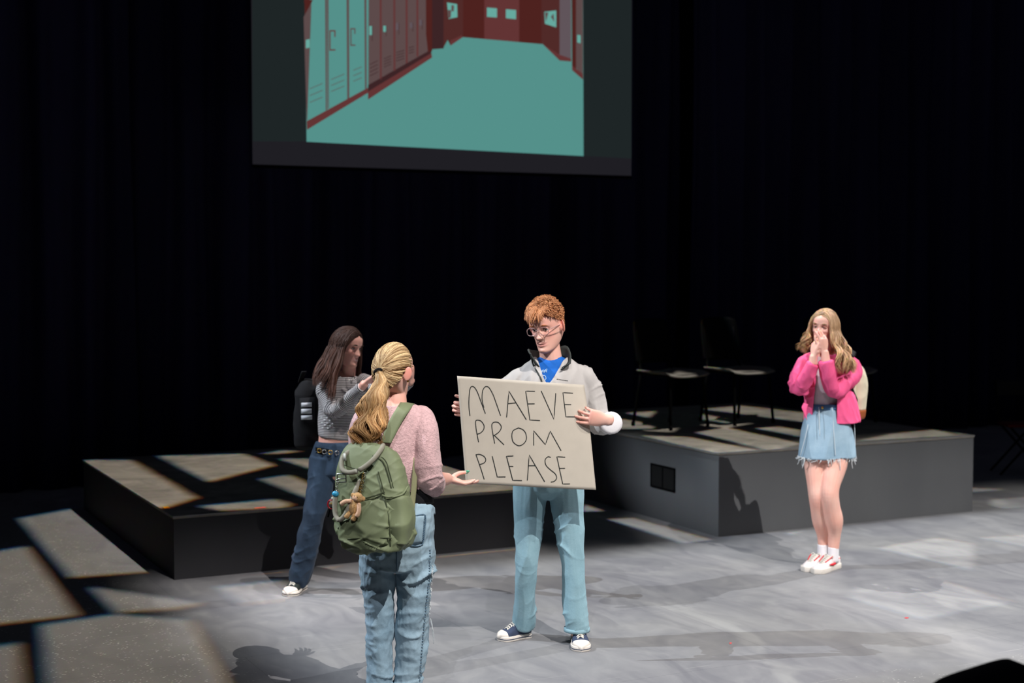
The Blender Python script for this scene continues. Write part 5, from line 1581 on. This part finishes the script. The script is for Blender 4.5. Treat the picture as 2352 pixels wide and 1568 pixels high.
for k, (bx, by) in enumerate(((738, 1030), (750, 1032), (764, 1033), (779, 1034))):
    q = bp(bx, by, 0); xx = (q[0] - bp(767, 1030)[0]) / .124
    q[1] = -.106 * math.sqrt(max(.02, 1 - xx * xx)) - .008
    m_ = MB(); a = np.arange(17) * 2 * PI / 16; m_.tube([q + np.array((.012 * cos(t), 0, .012 * sin(t))) for t in a], .0028, m=1, seg=8, cap=False); m_.build('belt_buckle', M['metal'] if k % 2 else M['gold'], far.root)
shoe(far, far.p(694, 1352, .12) * (1, 1, 0), far.p(662, 1362, -.10) * (1, 1, 0), upper=plain('black_canvas', srgb(38, 46, 44), .85, bump=.2))
shoe(far, np.array((legR[-1][0] - .02, legR[-1][1] + .05, 0)), np.array((legR[-1][0] + .10, legR[-1][1] - .14, 0)), upper=M['blackcloth'])
# long hair
def long_hair(h, n, part_x, az_rng, fall, cols, rad_, drift, wave=.008, face_az=50, el_end=-8, front_bias=.3, k=12, wfreq=9, endthin=1):
    """locks from the parting down the head, then falling; fall(u)->length, drift(az,t)->offset in figure axes"""
    P = []; Rr = []; Cc = []
    for i in range(n):
        sd = random.choice((-1, 1))
        az = sd * random.uniform(face_az, 180)
        u = random.random()
        pa = dirv(0 if u < .5 else 180, 45 + 90 * min(u, 1 - u)) if u < .5 else dirv(180, 90 - (u - .5) * 60)
        pa = pa + np.array((part_x + sd * .04, 0, 0)); pa /= np.linalg.norm(pa)
        if abs(az) < 100: pa = dirv(sd * 8, random.uniform(37, 85)); pa = pa + np.array((part_x, 0, 0)); pa /= np.linalg.norm(pa)
        end = dirv(az, el_end + random.uniform(-6, 6))
        inf = random.uniform(.006, .016)
        pts = []
        bulge = dirv(sd * 90, 25) * .25
        for t in np.linspace(0, 1, 9):
            d = slerp(pa, end, t) + bulge * sin(PI * t) * (1 if abs(az) < 110 else 0); d /= np.linalg.norm(d)
            pts.append(h.w(skull(d, inf * (.6 + 1.1 * t))))
        L = fall(az) * random.uniform(.82, 1.05)
        p0 = np.array(pts[-1]); vel = pts[-1] - pts[-2]; vel = vel / np.linalg.norm(vel)
        ph = round(az / 24) * 1.9; am = wave * random.uniform(.6, 1.4); clump = random.uniform(0, 6.28)
        out = np.array((p0[0] - h.c[0], p0[1] - h.c[1], 0)); out /= np.linalg.norm(out) + 1e-6
        for t in np.linspace(0, 1, k + 1)[1:]:
            q = p0 + np.array((0, 0, -L * t)) + vel * .012 * (1 - (1 - t) ** 2) + drift(az, t, out)
            q = q + np.array((1, 0, 0)) * am * sin(wfreq * t + ph) * min(1, t * 2) + np.array((0, 1, 0)) * am * cos(wfreq * t + ph + clump * .15) * min(1, t * 2)
            pts.append(q)
        P.append(pts); Rr.append(random.uniform(*rad_))
        q = random.random(); c1 = np.array(cols[0]) * (1 - q) + np.array(cols[1]) * q; q = random.random(); c2 = np.array(cols[2]) * (1 - q) + np.array(cols[3]) * q
        Cc.append([c1, c2])
    return strands(P, Rr, Cc)
def hl_long(az): a = abs(az); return float(np.interp(a, [0, 30, 55, 75, 100, 150, 180], [37, 33, 14, -8, -30, -50, -52]))
def drift_far(az, t, out):
    return out * .045 * t + np.array((-.040 * t, -.01 * t, 0)) + (np.array((0, -.10 * t, 0)) if out[1] < .35 else np.array((0, .04 * t, 0)))
cv, cf = hair_cap(fh, .010, hl_long)
build_hair('hair', far.root, cv, cf, (.035, .018, .012), long_hair(fh, 1300, .0, None, lambda az: .27 if abs(az) < 85 else .20,
           ((.022, .012, .009), (.060, .032, .024), (.035, .018, .013), (.15, .065, .045)), (.0020, .0040), drift_far, wave=.006, face_az=64))
# phone in the raised hands
ph_ = (np.array(f1[1]) + np.array(f2[1])) / 2 + np.array((0, -.02, .02))
pq = far.root.matrix_world if False else None
pw_ = RFtoW(ph_[0] + far.r, ph_[1] + far.f, ph_[2])
phone = empty('phone', (pw_.x, pw_.y, pw_.z), -YAW); tag(phone, 'dark phone held up in both hands of the person in stripes', 'phone')
MB().box((0, 0, 0), (.155, .009, .074)).build('case', M['black'], phone, bevel=.003)
MB().box((0, .0052, 0), (.146, .0012, .068)).build('screen', plain('dark_glass', srgb(14, 16, 20), .1, spec=.6), phone)
# black backpack of the striped person
kb = far.p(722, 950, .10); kw = RFtoW(kb[0] + far.r, kb[1] + far.f, kb[2])
bag = empty('backpack', (kw.x, kw.y, kw.z), -YAW + rad(20)); tag(bag, 'black backpack with three white bars behind the person in stripes', 'backpack')
mb = MB(); mb.loft([(0, 0, -.20, .09, .05), (0, 0, -.18, .115, .07), (0, 0, -.02, .12, .075), (0, .0, .12, .112, .065), (0, .01, .19, .08, .045), (0, .01, .205, .04, .03)], seg=30, m=4, e=2.8, dome=.2)
V, F, N = union(mb, .008, 2); V += N * (.008 * nz(V, 8, 3.0, True))[:, None]
mesh_obj('main_compartment', V, F, M['blackcloth'], bag)
M['white_bar'] = plain('white_bar_print', srgb(190, 192, 196), .6)
bpy.context.view_layer.update(); bi = bag.matrix_world.inverted(); fm = far.root.matrix_world.copy()
for (x0, x1, y0, y1) in ((692, 716, 924, 935), (692, 716, 938, 950), (692, 717, 953, 964)):
    pp = [np.array(bi @ (fm @ Vector(far.p(a, b, .0)))) for a, b in ((x0, y0 + 1), (x1, y0), (x1, y1 - 1), (x0, y1))]
    MB().add(pp, [(0, 1, 2, 3)]).build('white_bar', M['white_bar'], bag, solid=.004)
MB().add([np.array(bi @ (fm @ Vector(far.p(a, b, .008)))) for a, b in ((688, 914), (722, 912), (722, 970), (688, 972))], [(0, 1, 2, 3)]).build('label_patch', M['blackcloth'], bag, solid=.012)
for sx in (-1, 1): ribbon([((.06 * sx, .04, .19), (.09 * sx, .04, .19)), ((.05 * sx, -.02, .26), (.08 * sx, -.02, .26))], 'shoulder_strap', M['blackcloth'], bag, .006)
MB().tube([np.array(bi @ (fm @ Vector(far.p(*q)))) for q in ((716, 985, .08), (719, 1030, .06), (716, 1075, .05), (719, 1100, .05))], .005, m=4, seg=8).build('hanging_strap', M['blackcloth'], bag)

# ================================================================== person in the pink cardigan
pnk = Fig(1892, 9.43, 'person in a bright pink cardigan and denim skirt covering their mouth with both hands')
M['pink'] = plain('hot_pink_knit', srgb(240, 92, 142), 0.85, bump=.12, bs=260, var=.04)
M['tank'] = plain('grey_white_top', srgb(188, 178, 184), 0.85, bump=.2, var=.10)
M['skirt'] = denim_mat('sky_blue_denim', srgb(150, 174, 190), srgb(106, 136, 158), patch=4)
M['sock'] = plain('white_sock', srgb(226, 222, 224), .9, bump=.2)
M['leather'] = plain('white_leather', srgb(226, 216, 214), .45, var=.03)
M['red'] = plain('red_leather', srgb(198, 32, 44), .5)
M['cream'] = plain('cream_canvas', srgb(214, 204, 178), .85, bump=.15, var=.05)
M['brown'] = plain('tan_leather', srgb(150, 82, 44), .55)
bp = pnk.p
ph = Head(bp(1893, 752, -.02), 146, 3, -5, .95)
tor = pnk.q([(1898, 946, 0, .105, .095), (1897, 930, 0, .102, .09), (1896, 900, 0, .110, .095), (1895, 868, 0, .125, .105), (1897, 840, 0, .145, .10), (1899, 822, 0, .135, .085), (1899, 808, .01, .08, .062), (1898, 800, .01, .05, .05)])
skirt = pnk.q([(1898, 930, 0, .110, .098), (1898, 950, 0, .130, .112), (1899, 990, 0, .162, .128), (1899, 1020, 0, .176, .135), (1899, 1049, 0, .186, .142)])
legL = pnk.q([(1874, 1030, .0, .080), (1874, 1070, -.02, .074), (1875, 1115, -.05, .058), (1877, 1140, -.06, .055), (1879, 1168, -.04, .049), (1884, 1198, -.01, .050), (1889, 1228, .02, .036), (1890, 1262, .03, .030)])
legR = pnk.q([(1922, 1030, -.02, .086), (1916, 1070, -.05, .080), (1907, 1112, -.09, .063), (1905, 1136, -.10, .060), (1909, 1165, -.08, .058), (1915, 1195, -.05, .060), (1916, 1228, -.02, .042), (1914, 1268, -.01, .032)])
armL = pnk.q([(1864, 824, 0, .036), (1853, 832, 0, .050), (1842, 850, -.03, .056), (1832, 878, -.08, .052), (1838, 893, -.12, .050), (1850, 872, -.17, .044), (1860, 850, -.20, .038), (1867, 836, -.21, .036)])
armR = pnk.q([(1938, 826, 0, .036), (1952, 834, 0, .050), (1959, 856, -.01, .057), (1940, 880, -.09, .055), (1915, 896, -.16, .052), (1905, 872, -.20, .048), (1900, 848, -.22, .044), (1897, 830, -.225, .042)])
mb = MB(); ph.add(mb)
mb.loft(pnk.q([(1899, 825, .01, .05, .05), (1898, 808, .01, .046, .048), (1897, 790, 0, .044, .048), (1896, 775, 0, .044, .048)]))
mb.loft(shrink(tor, .014)); mb.loft(shrink(skirt, .03)); mb.loft(legL); mb.loft(legR); mb.loft(shrink(armL, .014)); mb.loft(shrink(armR, .014))
wa = bp(1868, 818, -.205); wb = bp(1894, 808, -.215)
mb.tube([armL[-1][:3], wa], [.027, .024], m=2); mb.tube([armR[-1][:3], wb], [.028, .025], m=2)
ha = hand(mb, wa, (.20, .16, .95), (.88, .45, -.2), thumb_side=-1, curls=[(14, 14, 8), (14, 12, 8), (16, 14, 8), (20, 18, 10)], spread=3, k=.92, thumb=[(.8, .3, .4), (.95, .1, .3), (1, 0, .1)])
hb = hand(mb, wb, (-.09, .14, .98), (-.55, .80, -.1), thumb_side=1, curls=[(14, 14, 8), (12, 12, 8), (14, 14, 8), (18, 16, 10)], spread=4, k=.92, thumb=[(.8, .4, .4), (.95, .2, .3), (1, 0, .1)])
body(pnk, mb, ph, hands=[(ha[1], .035), (hb[1], .035), (legL[3][:3], .05), (legR[3][:3], .05)], voxel=.0038, flush=1.2)
ph.eyes(pnk.root, brow=(.25, .14, .07), closed=True)
mb = MB(); mb.loft([(*s_[:3], s_[3] - .004, s_[4] - .004) for s_ in tor[:6]], dome=.1)
cloth('tank_top', pnk, mb, M['tank'], .006, folds=[(.004, (9, 9, 5), True, 2.2)])
# cardigan: open front, panels hanging
low = pnk.q([(1912, 972, .02, .182, .125), (1908, 935, .01, .168, .120), (1900, 905, 0, .148, .118), (1898, 870, 0, .145, .118), (1898, 840, 0, .160, .110), (1899, 822, 0, .150, .092), (1899, 808, .01, .088, .07)])
mb = MB(); mb.loft(low, dome=.1); mb.loft(armL, dome=.1); mb.loft(armR, dome=.1)
def keep_c(C):
    x, y, z = C.T
    r_ = pnk.f + y; X = (x + pnk.r) / r_ * FP * 1.0 + 1176     # outline of the opening, measured on the photograph
    zt2 = bp(1898, 812, 0)[2]; zbm = bp(1898, 968, 0)[2]
    t = np.clip((zt2 - z) / (zt2 - zbm), 0, 1)
    lo = 1880 - 13 * t; hi = 1890 + 36 * np.clip(t * 1.6, 0, 1)
    arm = np.minimum(seg_param(C, [(jc1, 0)])[1], seg_param(C, [(jc2, 0)])[1]) < .064
    hole = (y < -.02) & (X > lo) & (X < hi) & ~arm
    bottom = (z < zbm - .004) & ~arm
    neck = (z > zt2 - .004) & (np.hypot(x, y) < .09)
    return ~(hole | bottom | neck)
jc1 = [s_[:3] for s_ in armL]; jc2 = [s_[:3] for s_ in armR]
cloth('cardigan', pnk, mb, M['pink'], .0055, folds=[(.006, (7, 7, 3), True, 12.2), (.004, (18, 18, 8), True, 3.0)], keep=keep_c, solid=.005, drape=knee_folds([(jc1, 0), (jc2, 0)], [(.20, .06, .004), (.27, .05, .005)], 9.0))
ribbon([(bp(1846, 925, -.10), bp(1856, 928, -.11)), (bp(1842, 935, -.12), bp(1852, 946, -.12)), (bp(1846, 948, -.12), bp(1854, 966, -.12))], 'cardigan_tie', M['pink'], pnk.root, .004)
# skirt
mb = MB(); mb.loft(skirt, dome=.03, m=5)
cloth('skirt', pnk, mb, M['skirt'], .0055, folds=[(.006, (8, 8, 2.5), True, 2.9)])
M['skirt_dark'] = plain('skirt_seam', srgb(196, 206, 210), .9)
def onsk(px, py, off=.004):
    q = bp(px, py, 0); zz = q[2]; S = skirt[::-1]
    a_ = np.interp(zz, [s_[2] for s_ in S], [s_[3] for s_ in S]); b_ = np.interp(zz, [s_[2] for s_ in S], [s_[4] for s_ in S])
    xx = (q[0] - skirt[2][0]) / a_; q[1] = -(b_ + off) * math.sqrt(max(.03, 1 - min(.97, xx * xx)))
    # same sight line at that depth
    return bp(px, py, q[1])
for ln in (((1881, 935), (1882, 965), (1883, 1000)), ((1912, 935), (1915, 990), (1919, 1045)), ((1856, 975), (1848, 1010), (1838, 1046)), ((1962, 960), (1964, 1010), (1964, 1046))):
    MB().tube([onsk(a, b, .006) for a, b in ln], .0022, m=4, seg=6).build('seam', M['skirt_dark'], pnk.root)
MB().loft(pnk.q([(1898, 926, 0, .113, .101), (1898, 938, 0, .121, .107)]), m=2, dome=.03).build('waistband', denim_mat('skirt_band', srgb(70, 104, 140), srgb(48, 78, 116)), pnk.root)
MB().ball(onsk(1889, 936, .010), (.009, .005, .009), seg=14).build('button', M['gold'], pnk.root)
m_ = MB()
for i in range(150):
    a = random.uniform(0, 2 * PI); e_ = skirt[-1]; big = random.random() < .14
    p = np.array((e_[0] + cos(a) * .183, e_[1] + sin(a) * .139, e_[2] + .006)); l = random.uniform(.04, .075) if big else random.uniform(.010, .028)
    m_.tube([p, p + (random.gauss(0, .004), random.gauss(0, .004), -l * .5), p + (random.gauss(0, .010), random.gauss(0, .008), -l)], .0024 if big else .0017, m=2, seg=5)
fr_ = m_.build('frayed_hem', M['thread'], pnk.root)
# socks and shoes
for lg, hl_, tt in ((legL, (1888, 1286, .08), (1850, 1300, -.10)), (legR, (1922, 1300, .05), (1872, 1314, -.16))):
    e_ = lg[-1]
    m_ = MB(); z0 = np.array(e_[:3]); m_.loft([(z0[0], z0[1], z0[2] + .035, .035, .037), (z0[0], z0[1], z0[2], .035, .038), (z0[0], z0[1] , .05, .034, .042)], m=4, dome=.1); m_.build('sock', M['sock'], pnk.root)
    so_, T = shoe(pnk, pnk.p(*hl_) * (1, 1, 0), pnk.p(*tt) * (1, 1, 0), upper=M['leather'], style='leather')
    for sx in (-1, 1):   # swoosh, heel panel, eyestay
        def curve(pts): return [T((sx * x, y, z))[0] for x, y, z in pts]
        MB().tube(curve([(.0435, .175, .048), (.041, .13, .043), (.038, .09, .048), (.0365, .04, .070)]), [.003, .0085, .007, .003], m=5, seg=10).build('swoosh', M['red'], so_)
        MB().tube(curve([(.022, .195, .064), (.028, .155, .078), (.031, .12, .090)]), .0035, m=4, seg=8).build('eyestay', M['red'], so_)
    MB().loft([(*T((0, .006, .040))[0], .026, .014), (*T((0, .006, .066))[0], .028, .014)], side=tuple(T((1, 0, 0))[0] - T((0, 0, 0))[0]), m=3).build('heel_panel', M['red'], so_)
def hl_p(az): a = abs(az); return float(np.interp(a, [0, 30, 55, 75, 100, 150, 180], [38, 34, 14, -6, -30, -50, -52]))
def drift_p(az, t, out):
    right = 1 if out[0] > 0 else -1
    return out * (.055 * t) + np.array((.030 * t * (right > 0) - .008 * t, 0, 0)) + (np.array((0, -.095 * t, 0)) if out[1] < .5 else np.array((0, .06 * t, 0)))
cv, cf = hair_cap(ph, .012, hl_p)
build_hair('hair', pnk.root, cv, cf, (.20, .11, .06), long_hair(ph, 1200, .02, None, lambda az: .235 if az < 0 else .13,
           ((.15, .075, .035), (.66, .44, .27), (.17, .075, .03), (.66, .40, .21)), (.0022, .0045), drift_p, wave=.016, face_az=48, wfreq=10))
m_ = MB(); m_.tube([ph.w(skull(dirv(200, 45), .022)), ph.w(skull(dirv(180, 48), .024)), ph.w(skull(dirv(160, 45), .022))], .007, m=3, seg=8); m_.build('hair_clip', M['metal'], pnk.root)
# cream backpack
kb = pnk.p(1957, 892, .15); kw = RFtoW(kb[0] + pnk.r, kb[1] + pnk.f, kb[2])
bag = empty('backpack', (kw.x, kw.y, kw.z), -YAW + rad(-38)); bag.rotation_euler = (0, rad(3), -YAW + rad(-50)); tag(bag, 'cream canvas backpack with tan leather base behind the person in pink', 'backpack')
mb = MB(); mb.loft([(0, 0, -.13, .100, .06), (0, 0, -.05, .104, .064), (0, .0, .06, .098, .058), (0, .01, .14, .075, .042), (0, .01, .175, .04, .025)], seg=30, m=4, e=2.8, dome=.15)
V, F, N = union(mb, .008, 2); V += N * (.006 * nz(V, 8, 3.0, True))[:, None]
mesh_obj('main_compartment', V, F, M['cream'], bag)
MB().loft([(0, 0, -.195, .08, .045), (0, 0, -.18, .098, .058), (0, 0, -.13, .103, .063)], seg=30, m=4, e=2.8, dome=.2).build('base', M['brown'], bag)
MB().loft([(0, -.07, -.12, .08, .022), (0, -.075, -.03, .084, .026), (0, -.07, .03, .078, .018)], seg=24, m=4, e=3, dome=.2).build('front_pocket', M['cream'], bag)
bpy.context.view_layer.update(); bi = bag.matrix_world.inverted(); fm = pnk.root.matrix_world.copy()
cvp = lambda *q: np.array(bi @ (fm @ Vector(pnk.p(*q))))
ribbon([(cvp(1952, 812, .10), cvp(1966, 816, .10)), (cvp(1952, 800, .02), cvp(1966, 808, .02)), (cvp(1948, 812, -.085), cvp(1962, 820, -.075))], 'shoulder_strap', M['blackcloth'], bag, .005)
ribbon([(cvp(1952, 884, -.06), cvp(1957, 884, -.04)), (cvp(1962, 915, .02), cvp(1968, 912, .04)), (cvp(1975, 948, .10), cvp(1981, 944, .12))], 'lower_strap', M['blackcloth'], bag, .004)
